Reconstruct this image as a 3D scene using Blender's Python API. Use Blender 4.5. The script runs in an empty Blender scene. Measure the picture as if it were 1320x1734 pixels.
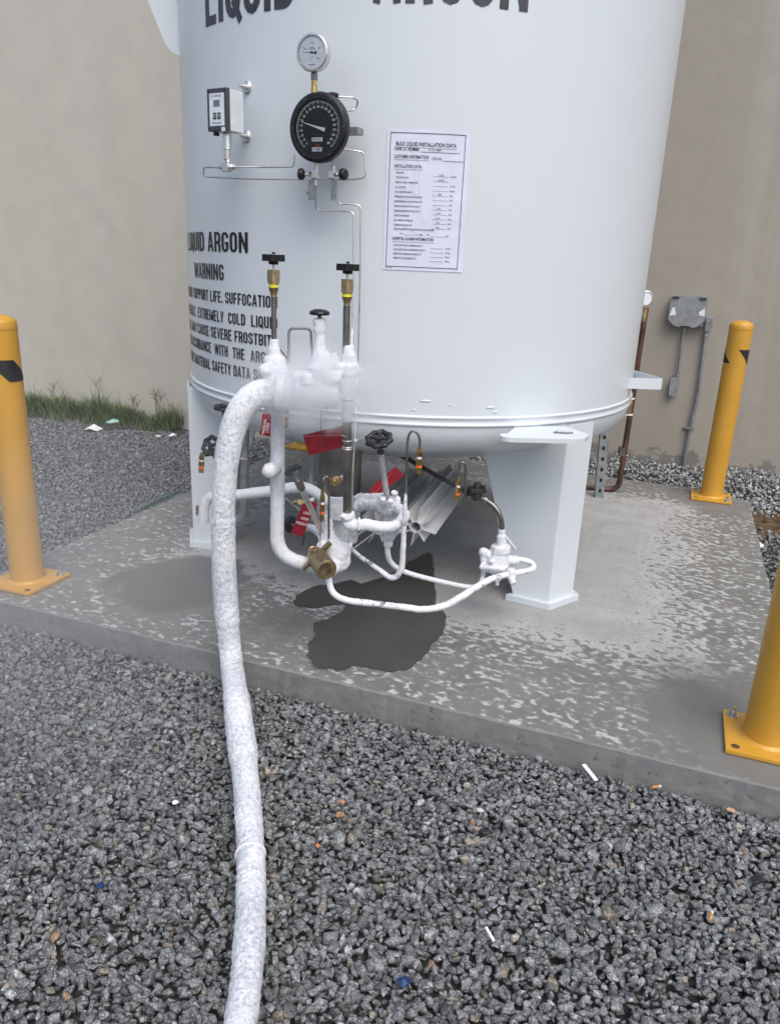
import bpy, bmesh, math, random
import numpy as np
from mathutils import Vector, Matrix, noise

random.seed(7)
rng = np.random.default_rng(11)
scene = bpy.context.scene
COL = scene.collection
R_ = math.radians

# ------------------------------------------------------------------ camera
CAM_H, PITCH, ROLL, FPX = 1.5, 0.3193, 0.0429, 1290.4
_r = np.array([1., 0, 0]); _u = np.array([0, math.sin(PITCH), math.cos(PITCH)])
CW = np.array([0, math.cos(PITCH), -math.sin(PITCH)])
CR = _r*math.cos(ROLL) + _u*math.sin(ROLL)
CU = -_r*math.sin(ROLL) + _u*math.cos(ROLL)
cam = bpy.data.cameras.new('camera')
cam.sensor_fit = 'VERTICAL'; cam.sensor_height = 24.0
cam.lens = FPX/1734*24.0
cam.clip_start = 0.05; cam.clip_end = 500
cam_o = bpy.data.objects.new('camera', cam); COL.objects.link(cam_o)
cam_o.matrix_world = Matrix(((CR[0], CU[0], -CW[0], 0), (CR[1], CU[1], -CW[1], 0), (CR[2], CU[2], -CW[2], CAM_H), (0, 0, 0, 1)))
scene.camera = cam_o

# ------------------------------------------------------------------ light: bright overcast sky
SUN_EL, SUN_AZ = R_(56), R_(158)          # azimuth clockwise from +Y (away from camera)
w = bpy.data.worlds.new('World'); scene.world = w; w.use_nodes = True
nt = w.node_tree; nt.nodes.clear()
sky = nt.nodes.new('ShaderNodeTexSky'); sky.sky_type = 'NISHITA'; sky.sun_disc = False
sky.sun_elevation = SUN_EL; sky.sun_rotation = SUN_AZ
sky.air_density = 1.0; sky.dust_density = 4.0; sky.ozone_density = 1.0
hs = nt.nodes.new('ShaderNodeHueSaturation'); hs.inputs['Saturation'].default_value = 0.95
bg = nt.nodes.new('ShaderNodeBackground'); bg.inputs['Strength'].default_value = 0.15
wo = nt.nodes.new('ShaderNodeOutputWorld')
nt.links.new(sky.outputs[0], hs.inputs['Color']); nt.links.new(hs.outputs[0], bg.inputs[0]); nt.links.new(bg.outputs[0], wo.inputs[0])
sl = bpy.data.lights.new('sun', 'SUN'); sl.energy = 0.95; sl.angle = R_(45); sl.color = (1.0, 0.99, 0.97)
so = bpy.data.objects.new('sun', sl); COL.objects.link(so)
sd = Vector((math.sin(SUN_AZ)*math.cos(SUN_EL), math.cos(SUN_AZ)*math.cos(SUN_EL), math.sin(SUN_EL)))
so.rotation_euler = sd.to_track_quat('Z', 'Y').to_euler(); so.location = (0, 0, 12)
scene.view_settings.view_transform = 'Standard'; scene.view_settings.look = 'None'
scene.view_settings.gamma = 1.0; scene.view_settings.exposure = 0.42
scene.cycles.volume_step_rate = 1.0; scene.cycles.volume_max_steps = 128
scene.cycles.max_bounces = 12; scene.cycles.volume_bounces = 4
try: scene.cycles.use_denoising = True
except Exception: pass

# ------------------------------------------------------------------ survey helpers: a sight line and a known distance give a point
TC = np.array([.0815, 4.203]); TR = 1.16            # tank axis and radius
WP = np.array([2.47, 6.22]); WS = -.345             # building wall line
def _ray(x, y): return CW*FPX + CR*(x-660) - CU*(y-867)
_cam = np.array([0, 0, CAM_H])
def atY(x, y, Y):
    d = _ray(x, y); return _cam + d*(Y/d[1])
def atZ(x, y, z=0.):
    d = _ray(x, y); return _cam + d*((z-CAM_H)/d[2])
def onT(x, y, off=0.):
    d = _ray(x, y); r = TR+off
    a = d[:2]@d[:2]; b = -2*d[:2]@TC; c = TC@TC-r*r
    return _cam + d*((-b-max(b*b-4*a*c, 0)**.5)/(2*a))
def onW(x, y, off=0.):
    d = _ray(x, y); n = np.array([WS, -1.])/math.hypot(WS, 1)
    p0 = WP+n*off
    return _cam + d*((p0@n)/(d[:2]@n))
def mpp(p): return float((np.array(p)-_cam)@CW)/FPX   # metres per survey pixel at a point
def az_of(p): return math.atan2(p[0]-TC[0], TC[1]-p[1])
def frame(a):                                         # outward normal, tangent, up at azimuth a
    return (np.array([math.sin(a), -math.cos(a), 0]), np.array([math.cos(a), math.sin(a), 0]), np.array([0, 0, 1.]))

# ------------------------------------------------------------------ materials
def newmat(name):
    m = bpy.data.materials.new(name); m.use_nodes = True
    n = m.node_tree; n.nodes.clear()
    o = n.nodes.new('ShaderNodeOutputMaterial'); b = n.nodes.new('ShaderNodeBsdfPrincipled')
    n.links.new(b.outputs[0], o.inputs[0])
    return m, n, b
def N(n, t, **k):
    x = n.nodes.new(t)
    for a, v in k.items():
        if a in x.inputs: x.inputs[a].default_value = v
        else: setattr(x, a, v)
    return x
def L(n, a, ao, b, bi): n.links.new(a.outputs[ao], b.inputs[bi])
def coords(n, scale=(1, 1, 1), rot=(0, 0, 0), loc=(0, 0, 0), world=False):
    if world: tc = N(n, 'ShaderNodeNewGeometry'); out = 'Position'
    else: tc = N(n, 'ShaderNodeTexCoord'); out = 'Object'
    mp = N(n, 'ShaderNodeMapping'); mp.inputs['Scale'].default_value = scale; mp.inputs['Rotation'].default_value = rot; mp.inputs['Location'].default_value = loc
    n.links.new(tc.outputs[out], mp.inputs['Vector']); return mp
def noi(n, vec, scale, detail=4, rough=.55, dist=0.):
    x = N(n, 'ShaderNodeTexNoise'); x.inputs['Scale'].default_value = scale; x.inputs['Detail'].default_value = detail
    x.inputs['Roughness'].default_value = rough; x.inputs['Distortion'].default_value = dist
    n.links.new(vec.outputs[0], x.inputs['Vector']); return x
def ramp(n, src, stops, out=0):
    r = N(n, 'ShaderNodeValToRGB'); e = r.color_ramp.elements
    while len(e) < len(stops): e.new(.5)
    for i, (p, c) in enumerate(stops):
        e[i].position = p; e[i].color = (*c, 1) if len(c) == 3 else c
    n.links.new(src.outputs[out], r.inputs[0]); return r
def mix(n, fac, a, b, blend='MIX'):
    x = N(n, 'ShaderNodeMix', data_type='RGBA', blend_type=blend)
    for s, i in ((fac, 0), (a, 6), (b, 7)):
        if hasattr(s, 'outputs'): n.links.new(s.outputs[2] if s.bl_idname == 'ShaderNodeMix' else s.outputs[0], x.inputs[i])
        elif isinstance(s, (int, float)): x.inputs[i].default_value = s
        else: x.inputs[i].default_value = (*s, 1)
    return x
def mth(n, op, a, b=None, clamp=False):
    x = N(n, 'ShaderNodeMath', operation=op, use_clamp=clamp)
    for i, s in enumerate((a, b)):
        if s is None: continue
        if hasattr(s, 'outputs'): n.links.new(s.outputs[0], x.inputs[i])
        else: x.inputs[i].default_value = s
    return x
def lk(n, src, b, name):
    n.links.new(src.outputs[2] if src.bl_idname == 'ShaderNodeMix' else src.outputs[0], b.inputs[name])
def bump(n, b, src, strength, dist=.01, out=0):
    x = N(n, 'ShaderNodeBump'); x.inputs['Strength'].default_value = strength; x.inputs['Distance'].default_value = dist
    n.links.new(src.outputs[out], x.inputs['Height']); n.links.new(x.outputs[0], b.inputs['Normal']); return x
def simple(name, col, rough=.5, metal=0., var=.08, scale=30, bmp=0., bscale=200, coat=0.):
    m, n, b = newmat(name)
    mp = coords(n); a = noi(n, mp, scale)
    c1 = tuple(max(0, v*(1-var*2)) for v in col); c2 = tuple(min(1, v*(1+var*2)) for v in col)
    r = ramp(n, a, [(.3, c1), (.7, c2)]); lk(n, r, b, 'Base Color')
    rr = ramp(n, a, [(.3, (max(0, rough-.08),)*3), (.7, (min(1, rough+.08),)*3)]); lk(n, rr, b, 'Roughness')
    b.inputs['Metallic'].default_value = metal
    if coat: b.inputs['Coat Weight'].default_value = coat; b.inputs['Coat Roughness'].default_value = .15
    if bmp:
        q = noi(n, mp, bscale, 3); bump(n, b, q, bmp, .002)
    return m
M = {}
M['steel'] = simple('brushed_stainless', (.68, .67, .66), .3, .9, .05, 14)
M['dull_steel'] = simple('dull_stainless', (.27, .26, .25), .4, 1, .14, 9)
M['dark_pipe'] = simple('dark_pipe', (.1, .098, .094), .45, .8, .1, 12)
M['brass'] = simple('brass', (.52, .37, .15), .3, 1, .1, 20)
M['bronze'] = simple('bronze', (.46, .35, .21), .36, 1, .22, 24, .2, 200)
M['black'] = simple('black_plastic', (.008, .008, .01), .38, 0, .1, 40)
M['blackmetal'] = simple('black_painted_iron', (.014, .015, .018), .42, 0, .2, 60, .5, 260)
M['orange'] = simple('orange_band', (.85, .16, .02), .5)
M['yellowtape'] = simple('yellow_label', (.8, .72, .03), .45)
M['whitetape'] = simple('white_thread_tape', (.8, .8, .8), .6)
M['red'] = simple('red_tag', (.29, .01, .02), .45, 0, .12, 20)
M['tagwhite'] = simple('tag_print', (.72, .62, .62), .6)
M['ink'] = simple('black_lettering', (.012, .012, .016), .45, 0, .2, 30)
M['bigink'] = simple('large_lettering', (.04, .04, .05), .4, 0, .2, 30)
M['greypaint'] = simple('grey_paint', (.25, .27, .28), .5, 0, .1, 20, .1)
M['boxgrey'] = simple('light_grey_enclosure', (.64, .67, .67), .4, 0, .05, 20)
M['facelabel'] = simple('face_label', (.68, .74, .78), .35, 0, .04)
M['navy'] = simple('navy_print', (.03, .05, .16), .5)
M['green'] = simple('green_key', (.015, .06, .035), .4)
M['lcd'] = simple('display', (.16, .16, .17), .2, 0, .1, 8)
M['dialwhite'] = simple('dial_white', (.74, .78, .84), .25, 0, .03)
M['dialblack'] = simple('dial_black', (.003, .003, .0035), .7, 0, .1)
M['redprint'] = simple('red_print', (.35, .03, .04), .5)
M['galv'] = simple('galvanised_conduit', (.3, .32, .33), .42, .6, .12, 20, .2, 200)
M['greenhose'] = simple('green_hose', (.02, .11, .07), .45)
M['paper'] = simple('white_litter', (.78, .78, .76), .7, 0, .08, 60)
M['filter'] = simple('tan_filter', (.55, .25, .07), .8)
M['blue'] = simple('blue_plastic', (.01, .035, .13), .4)
M['teal'] = simple('pale_teal_plastic', (.35, .55, .52), .4)
M['bolt'] = simple('zinc_bolt', (.55, .56, .57), .35, 1, .2, 60)
M['blacktape'] = simple('black_tape', (.013, .012, .013), .55, 0, .2, 30)
M['wood'] = simple('brown_leaf', (.32, .17, .06), .7, 0, .3, 60)

def m_tankpaint():
    m, n, b = newmat('white_tank_paint')
    mp = coords(n, world=True)
    big = noi(n, coords(n, (1., 1., .5), world=True), .8, 2)
    r = ramp(n, big, [(.2, (.62, .672, .71)), (.8, (.632, .684, .722))])
    dots = noi(n, mp, 55, 2, .5); dm = ramp(n, dots, [(.735, (0, 0, 0)), (.76, (1, 1, 1))])
    c = mix(n, mth(n, 'MULTIPLY', dm, .35), r, (.45, .45, .43)); lk(n, c, b, 'Base Color')
    b.inputs['Roughness'].default_value = .3
    b.inputs['Coat Weight'].default_value = .25; b.inputs['Coat Roughness'].default_value = .2
    q = noi(n, mp, 5, 2); q2 = noi(n, mp, 160, 3); s = mth(n, 'ADD', mth(n, 'MULTIPLY', q, 1.5), mth(n, 'MULTIPLY', q2, .3))
    bump(n, b, s, .25, .003)
    return m
M['tank'] = m_tankpaint()

def m_frost(name, pits=0.):
    m, n, b = newmat(name)
    mp = coords(n, world=True)
    a = noi(n, mp, 70, 5, .65); c = ramp(n, a, [(.3, (.56, .59, .64)), (.6, (.7, .72, .75))])
    if pits:
        g = noi(n, coords(n, (1, 1, .75), world=True), 95, 4, .6, .4)
        lo = noi(n, mp, 5, 2); t = mth(n, 'ADD', g, mth(n, 'MULTIPLY', mth(n, 'SUBTRACT', lo, .5), .5))
        k = ramp(n, t, [(.34, (.42, .45, .49)), (.43, (.58, .61, .66)), (.52, (.66, .69, .73)), (.64, (.74, .76, .79))])
        lk(n, k, b, 'Base Color')
        h = ramp(n, t, [(.36, (0,)*3), (.6, (1,)*3)]); s = mth(n, 'ADD', h, mth(n, 'MULTIPLY', a, .4)); bump(n, b, s, .5, .003)
    else:
        lk(n, c, b, 'Base Color')
        f = noi(n, mp, 220, 4, .7); s = mth(n, 'ADD', mth(n, 'MULTIPLY', a, .6), mth(n, 'MULTIPLY', f, .5)); bump(n, b, s, .45, .004)
    b.inputs['Roughness'].default_value = .75
    b.inputs['Subsurface Weight'].default_value = .15; b.inputs['Subsurface Radius'].default_value = (.01, .012, .015)
    b.inputs['Subsurface Scale'].default_value = .5
    return m
M['frost'] = m_frost('frost')
M['snow'] = m_frost('crusted_frost', 1.)

def m_chip():     # frost with flaked off patches showing pipe
    m, n, b = newmat('flaking_frost')
    mp = coords(n, world=True); a = noi(n, mp, 24, 6, .7, .6)
    k = ramp(n, a, [(.36, (.2, .2, .2)), (.4, (.45, .46, .48)), (.425, (.68, .7, .73)), (.6, (.76, .78, .8))]); lk(n, k, b, 'Base Color')
    h = ramp(n, a, [(.35, (0,)*3), (.43, (1,)*3)]); bump(n, b, h, .7, .004); b.inputs['Roughness'].default_value = .65
    return m
M['chip'] = m_chip()

def m_yellow():
    m, n, b = newmat('yellow_bollard_paint')
    mp = coords(n); a = noi(n, mp, 4, 3); r = ramp(n, a, [(.3, (.52, .272, .028)), (.7, (.58, .31, .036))])
    sp = noi(n, mp, 140, 2); sm = ramp(n, sp, [(.7, (0,)*3), (.74, (1,)*3)])
    c = mix(n, mth(n, 'MULTIPLY', sm, .5), r, (.8, .55, .25)); lk(n, c, b, 'Base Color')
    b.inputs['Roughness'].default_value = .42; b.inputs['Coat Weight'].default_value = .2; b.inputs['Coat Roughness'].default_value = .25
    q = noi(n, mp, 220, 3); bump(n, b, q, .3, .002)
    return m
M['yellow'] = m_yellow()

def m_wall():
    m, n, b = newmat('beige_stucco')
    # wall object: x along, z up
    mp = coords(n)
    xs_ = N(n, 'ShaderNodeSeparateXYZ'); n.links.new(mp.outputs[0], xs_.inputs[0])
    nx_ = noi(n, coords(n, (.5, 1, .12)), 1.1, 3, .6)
    left_right_tone = N(n, 'ShaderNodeMapRange', clamp=True, interpolation_type='SMOOTHSTEP'); n.links.new(xs_.outputs['X'], left_right_tone.inputs[0]); left_right_tone.inputs[1].default_value = -3.2; left_right_tone.inputs[2].default_value = 1.5  # blends the base colour from paler at the left to darker at the right
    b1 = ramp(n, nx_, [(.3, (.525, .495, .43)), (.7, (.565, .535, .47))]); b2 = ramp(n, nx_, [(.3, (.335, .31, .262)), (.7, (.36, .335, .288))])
    base = mix(n, left_right_tone, b1, b2)
    st = ramp(n, noi(n, coords(n, (1.9, 1, .09)), 1.6, 4, .6), [(.52, (0,)*3), (.72, (1,)*3)])
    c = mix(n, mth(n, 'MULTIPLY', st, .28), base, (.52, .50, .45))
    blot = ramp(n, noi(n, mp, 3.2, 6, .65), [(.25, (.8,)*3), (.6, (1.0,)*3)])
    c = mix(n, .5, c, blot, 'MULTIPLY')
    # peeled and muddy patches in the bottom 25 cm
    sx = N(n, 'ShaderNodeSeparateXYZ'); n.links.new(mp.outputs[0], sx.inputs[0])
    low = N(n, 'ShaderNodeMapRange', clamp=True); n.links.new(sx.outputs['Z'], low.inputs[0])
    low.inputs[1].default_value = .02; low.inputs[2].default_value = .32; low.inputs[3].default_value = .2; low.inputs[4].default_value = -.25
    pn = noi(n, coords(n, (1, 1, 1.6)), 7, 6, .7); rgt = N(n, 'ShaderNodeMapRange', clamp=True); n.links.new(sx.outputs['X'], rgt.inputs[0]); rgt.inputs[1].default_value = -1; rgt.inputs[2].default_value = 1.5; rgt.inputs[3].default_value = -.2; rgt.inputs[4].default_value = .0
    t = mth(n, 'ADD', mth(n, 'ADD', pn, low), rgt)
    pm = ramp(n, t, [(.655, (0,)*3), (.685, (1,)*3)])
    c = mix(n, pm, c, (.2, .195, .185))
    fl = noi(n, mp, 16, 3, .6); fm = ramp(n, fl, [(.76, (0,)*3), (.775, (1,)*3)])
    c = mix(n, mth(n, 'MULTIPLY', fm, .7), c, (.12, .1, .08))
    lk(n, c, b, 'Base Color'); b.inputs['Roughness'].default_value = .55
    q = noi(n, mp, 130, 5, .7); q3 = noi(n, mp, 3, 3)
    s = mth(n, 'ADD', mth(n, 'MULTIPLY', q, .6), mth(n, 'MULTIPLY', q3, 3.)); bump(n, b, s, .35, .006)
    return m
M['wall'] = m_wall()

E1 = np.array([math.cos(R_(-20)), math.sin(R_(-20))]); E2 = np.array([-E1[1], E1[0]])
PF = np.array([-1.93, 3.135])          # front-left corner of the pad
PWD, PDP = 3.49, 3.55
def uv(p): d = np.array(p[:2])-PF; return d@E1, d@E2

def m_pad():
    m, n, b = newmat('broomed_concrete')
    # pad object: x = along the front edge, y = depth
    mp = coords(n); sx = N(n, 'ShaderNodeSeparateXYZ'); n.links.new(mp.outputs[0], sx.inputs[0])
    def X(o):
        r = N(n, 'ShaderNodeMath', operation='ADD'); n.links.new(sx.outputs[o], r.inputs[0]); r.inputs[1].default_value = 0; return r
    u, v = X('X'), X('Y')
    dry = ramp(n, noi(n, mp, 6, 6, .6), [(.3, (.30, .308, .305)), (.7, (.39, .40, .395))])
    broom = noi(n, coords(n, (150, 1.2, 1)), 1, 3, .6)
    dry = mix(n, .3, dry, ramp(n, broom, [(.3, (.6,)*3), (.7, (1.,)*3)]), 'MULTIPLY')
    wetc = ramp(n, noi(n, mp, 5, 4), [(.3, (.145, .147, .138)), (.7, (.185, .186, .176))])
    # soak: how much of the surface rain has reached
    def lin(src, a, bb, c, d):
        x = N(n, 'ShaderNodeMapRange', clamp=True, interpolation_type='SMOOTHSTEP'); n.links.new(src.outputs[0], x.inputs[0])
        for i, q in enumerate((a, bb, c, d)): x.inputs[i+1].default_value = q
        return x
    wob = mth(n, 'MULTIPLY', mth(n, 'SUBTRACT', noi(n, mp, 1.6, 3), .5), .5)
    v2 = mth(n, 'ADD', v, wob); u2 = mth(n, 'ADD', u, wob)
    s_front = lin(v2, .45, .95, .72, 0); s_right = lin(u2, PWD-.95, PWD-.1, 0, .72)
    s_left = lin(u2, .35, .95, .75, 0); s_back = lin(v2, 2.7, 3.3, 0, .8)
    s = mth(n, 'MAXIMUM', mth(n, 'MAXIMUM', s_front, s_right), mth(n, 'MAXIMUM', s_left, s_back))
    # soaked rings round the bollards and a damp area left of the pipes
    rag = mth(n, 'MULTIPLY', mth(n, 'SUBTRACT', noi(n, mp, 4.5, 5, .65), .5), .42)
    def spot(cu, cv, r, soft, amt):
        du = mth(n, 'ADD', mth(n, 'ADD', u2, rag), -cu); dv = mth(n, 'ADD', mth(n, 'ADD', v2, rag), -cv)
        dd = mth(n, 'SQRT', mth(n, 'ADD', mth(n, 'MULTIPLY', du, du), mth(n, 'MULTIPLY', dv, dv)))
        return lin(dd, r, r+soft, amt, 0)
    damp = None
    for (px, r, so_, am) in (((300, 990), .3, .1, 1.), ((455, 1065), .12, .12, .9), ((1290, 1240), .3, .3, 1.), ((1210, 850), .2, .2, .9), ((60, 975), .1, .2, .8), ((700, 880), .62, .3, .12)):
        q = uv(atZ(px[0], px[1])); sx_ = spot(q[0], q[1], r, so_, am); damp = sx_ if damp is None else mth(n, 'MAXIMUM', damp, sx_)
    sA = noi(n, coords(n, (.85, 1.3, 1), (0, 0, .4)), 30, 2, .5, .2); sB = noi(n, coords(n, (.8, 1.2, 1), (0, 0, .4)), 12, 2, .5, .3)
    sp = mth(n, 'ADD', mth(n, 'MULTIPLY', sA, .7), mth(n, 'MULTIPLY', sB, .3))
    t = mth(n, 'ADD', sp, mth(n, 'MULTIPLY', s, .36))
    wm = ramp(n, t, [(.64, (0,)*3), (.75, (1,)*3)])
    vo = N(n, 'ShaderNodeTexVoronoi'); vo.inputs['Scale'].default_value = 6; n.links.new(coords(n, (.8, 1.3, 1), (0, 0, .4)).outputs[0], vo.inputs['Vector'])
    sc = N(n, 'ShaderNodeSeparateColor'); n.links.new(vo.outputs['Color'], sc.inputs[0])
    rad = mth(n, 'MULTIPLY', mth(n, 'SUBTRACT', sc, .74), .75)
    dr = mth(n, 'LESS_THAN', vo, rad)
    wet = mth(n, 'MAXIMUM', mth(n, 'MAXIMUM', wm, mth(n, 'MULTIPLY', dr, .8)), damp)
    c = mix(n, wet, dry, wetc)
    ql = uv(atZ(305, 985)); c = mix(n, mth(n, 'MULTIPLY', spot(ql[0], ql[1], .27, .07, 1.), .6), c, (.095, .097, .093))
    ed = ramp(n, t, [(.56, (0,)*3), (.645, (1,)*3), (.68, (0,)*3)])
    edf = mth(n, 'MULTIPLY', ed, mth(n, 'MULTIPLY', s, mth(n, 'SUBTRACT', 1., damp))); c = mix(n, edf, c, (.52, .53, .525))
    pits = noi(n, mp, 60, 2); pmk = ramp(n, pits, [(.27, (.35,)*3), (.3, (1,)*3)]); c = mix(n, .6, c, pmk, 'MULTIPLY')
    lk(n, c, b, 'Base Color')
    rr = ramp(n, wet, [(0, (.85,)*3), (1, (.52,)*3)]); lk(n, rr, b, 'Roughness')
    f = noi(n, mp, 260, 4); hh = mth(n, 'ADD', mth(n, 'MULTIPLY', broom, .5), mth(n, 'MULTIPLY', f, .5)); bump(n, b, hh, .35, .003)
    return m
M['pad'] = m_pad()
def m_padside():
    m, n, b = newmat('formed_concrete_edge')
    mp = coords(n); c = ramp(n, noi(n, coords(n, (1, 1, 2.5)), 7, 6, .7), [(.25, (.14, .145, .145)), (.75, (.24, .245, .24))])
    h = noi(n, mp, 26, 4); hm = ramp(n, h, [(.3, (.35,)*3), (.37, (1,)*3)]); c2 = mix(n, .7, c, hm, 'MULTIPLY'); lk(n, c2, b, 'Base Color')
    b.inputs['Roughness'].default_value = .85; bump(n, b, h, .6, .006); return m
M['padside'] = m_padside()
def m_wetpatch():
    m, n, b = newmat('soaked_concrete')
    mp = coords(n); c = ramp(n, noi(n, mp, 2.2, 5), [(.3, (.05, .052, .05)), (.7, (.075, .076, .07))])
    lk(n, c, b, 'Base Color'); b.inputs['Roughness'].default_value = .5
    bump(n, b, noi(n, mp, 180, 4), .4, .003)
    at = N(n, 'ShaderNodeAttribute'); at.attribute_name = 'soak'; q = mth(n, 'ADD', mth(n, 'MULTIPLY', noi(n, coords(n, (1, 1, 1), world=True), 30, 3), .5), -.25)
    f = N(n, 'ShaderNodeMath', operation='ADD'); n.links.new(at.outputs['Fac'], f.inputs[0]); n.links.new(q.outputs[0], f.inputs[1])
    g2 = ramp(n, f, [(.15, (0,)*3), (.75, (1,)*3)]); n.links.new(g2.outputs[0], b.inputs['Alpha']); return m
M['wet'] = m_wetpatch()
M['damp'] = simple('damp_concrete', (.15, .15, .145), .6, 0, .07, 5, .4, 220)
def m_soil():
    m, n, b = newmat('dark_soil')
    mp = coords(n, world=True); c = ramp(n, noi(n, mp, 30, 6, .7), [(.3, (.03, .03, .029)), (.7, (.07, .067, .06))]); lk(n, c, b, 'Base Color')
    b.inputs['Roughness'].default_value = .9; bump(n, b, noi(n, mp, 60, 6), .8, .02); return m
M['soil'] = m_soil()
def m_stone():
    m, n, b = newmat('crushed_stone')
    at = N(n, 'ShaderNodeAttribute'); at.attribute_name = 'tint'
    mp = coords(n, world=True)
    sp = ramp(n, noi(n, mp, 190, 4, .85), [(.36, (.28,)*3), (.5, (.95,)*3), (.64, (2.3,)*3)])
    sp2 = ramp(n, noi(n, mp, 45, 3, .6), [(.3, (.75,)*3), (.7, (1.15,)*3)])
    c = N(n, 'ShaderNodeMix', data_type='RGBA', blend_type='MULTIPLY'); c.inputs[0].default_value = 1
    n.links.new(at.outputs['Color'], c.inputs[6]); n.links.new(sp.outputs[0], c.inputs[7])
    c2 = mix(n, 1., c, sp2, 'MULTIPLY'); lk(n, c2, b, 'Base Color')
    b.inputs['Roughness'].default_value = .5; bump(n, b, noi(n, mp, 170, 5, .7), .5, .004); return m
M['stone'] = m_stone()
def m_grass():
    m, n, b = newmat('grass_blades')
    at = N(n, 'ShaderNodeAttribute'); at.attribute_name = 'tint'
    n.links.new(at.outputs['Color'], b.inputs['Base Color']); b.inputs['Roughness'].default_value = .6; return m
M['grass'] = m_grass()
def m_rust():
    m, n, b = newmat('weathered_copper')
    mp = coords(n, world=True); c = ramp(n, noi(n, coords(n, (1, 1, .5), world=True), 13, 5, .7), [(.25, (.03, .026, .026)), (.45, (.08, .045, .036)), (.6, (.17, .08, .055)), (.8, (.1, .08, .05))])
    lk(n, c, b, 'Base Color'); b.inputs['Metallic'].default_value = .45; b.inputs['Roughness'].default_value = .5; return m
M['rust'] = m_rust()
def m_glass():
    m, n, b = newmat('clear_dial_glass')
    b.inputs['Base Color'].default_value = (1, 1, 1, 1); b.inputs['Roughness'].default_value = .03
    b.inputs['Transmission Weight'].default_value = 1; b.inputs['IOR'].default_value = 1.2; return m
M['glass'] = m_glass()
def m_fin():
    m, n, b = newmat('frosted_aluminium')
    mp = coords(n, world=True); c = ramp(n, noi(n, mp, 8, 5), [(.3, (.62, .64, .65)), (.7, (.75, .77, .79))]); lk(n, c, b, 'Base Color')
    b.inputs['Metallic'].default_value = .25; b.inputs['Roughness'].default_value = .4; return m
M['fin'] = m_fin()

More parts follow.
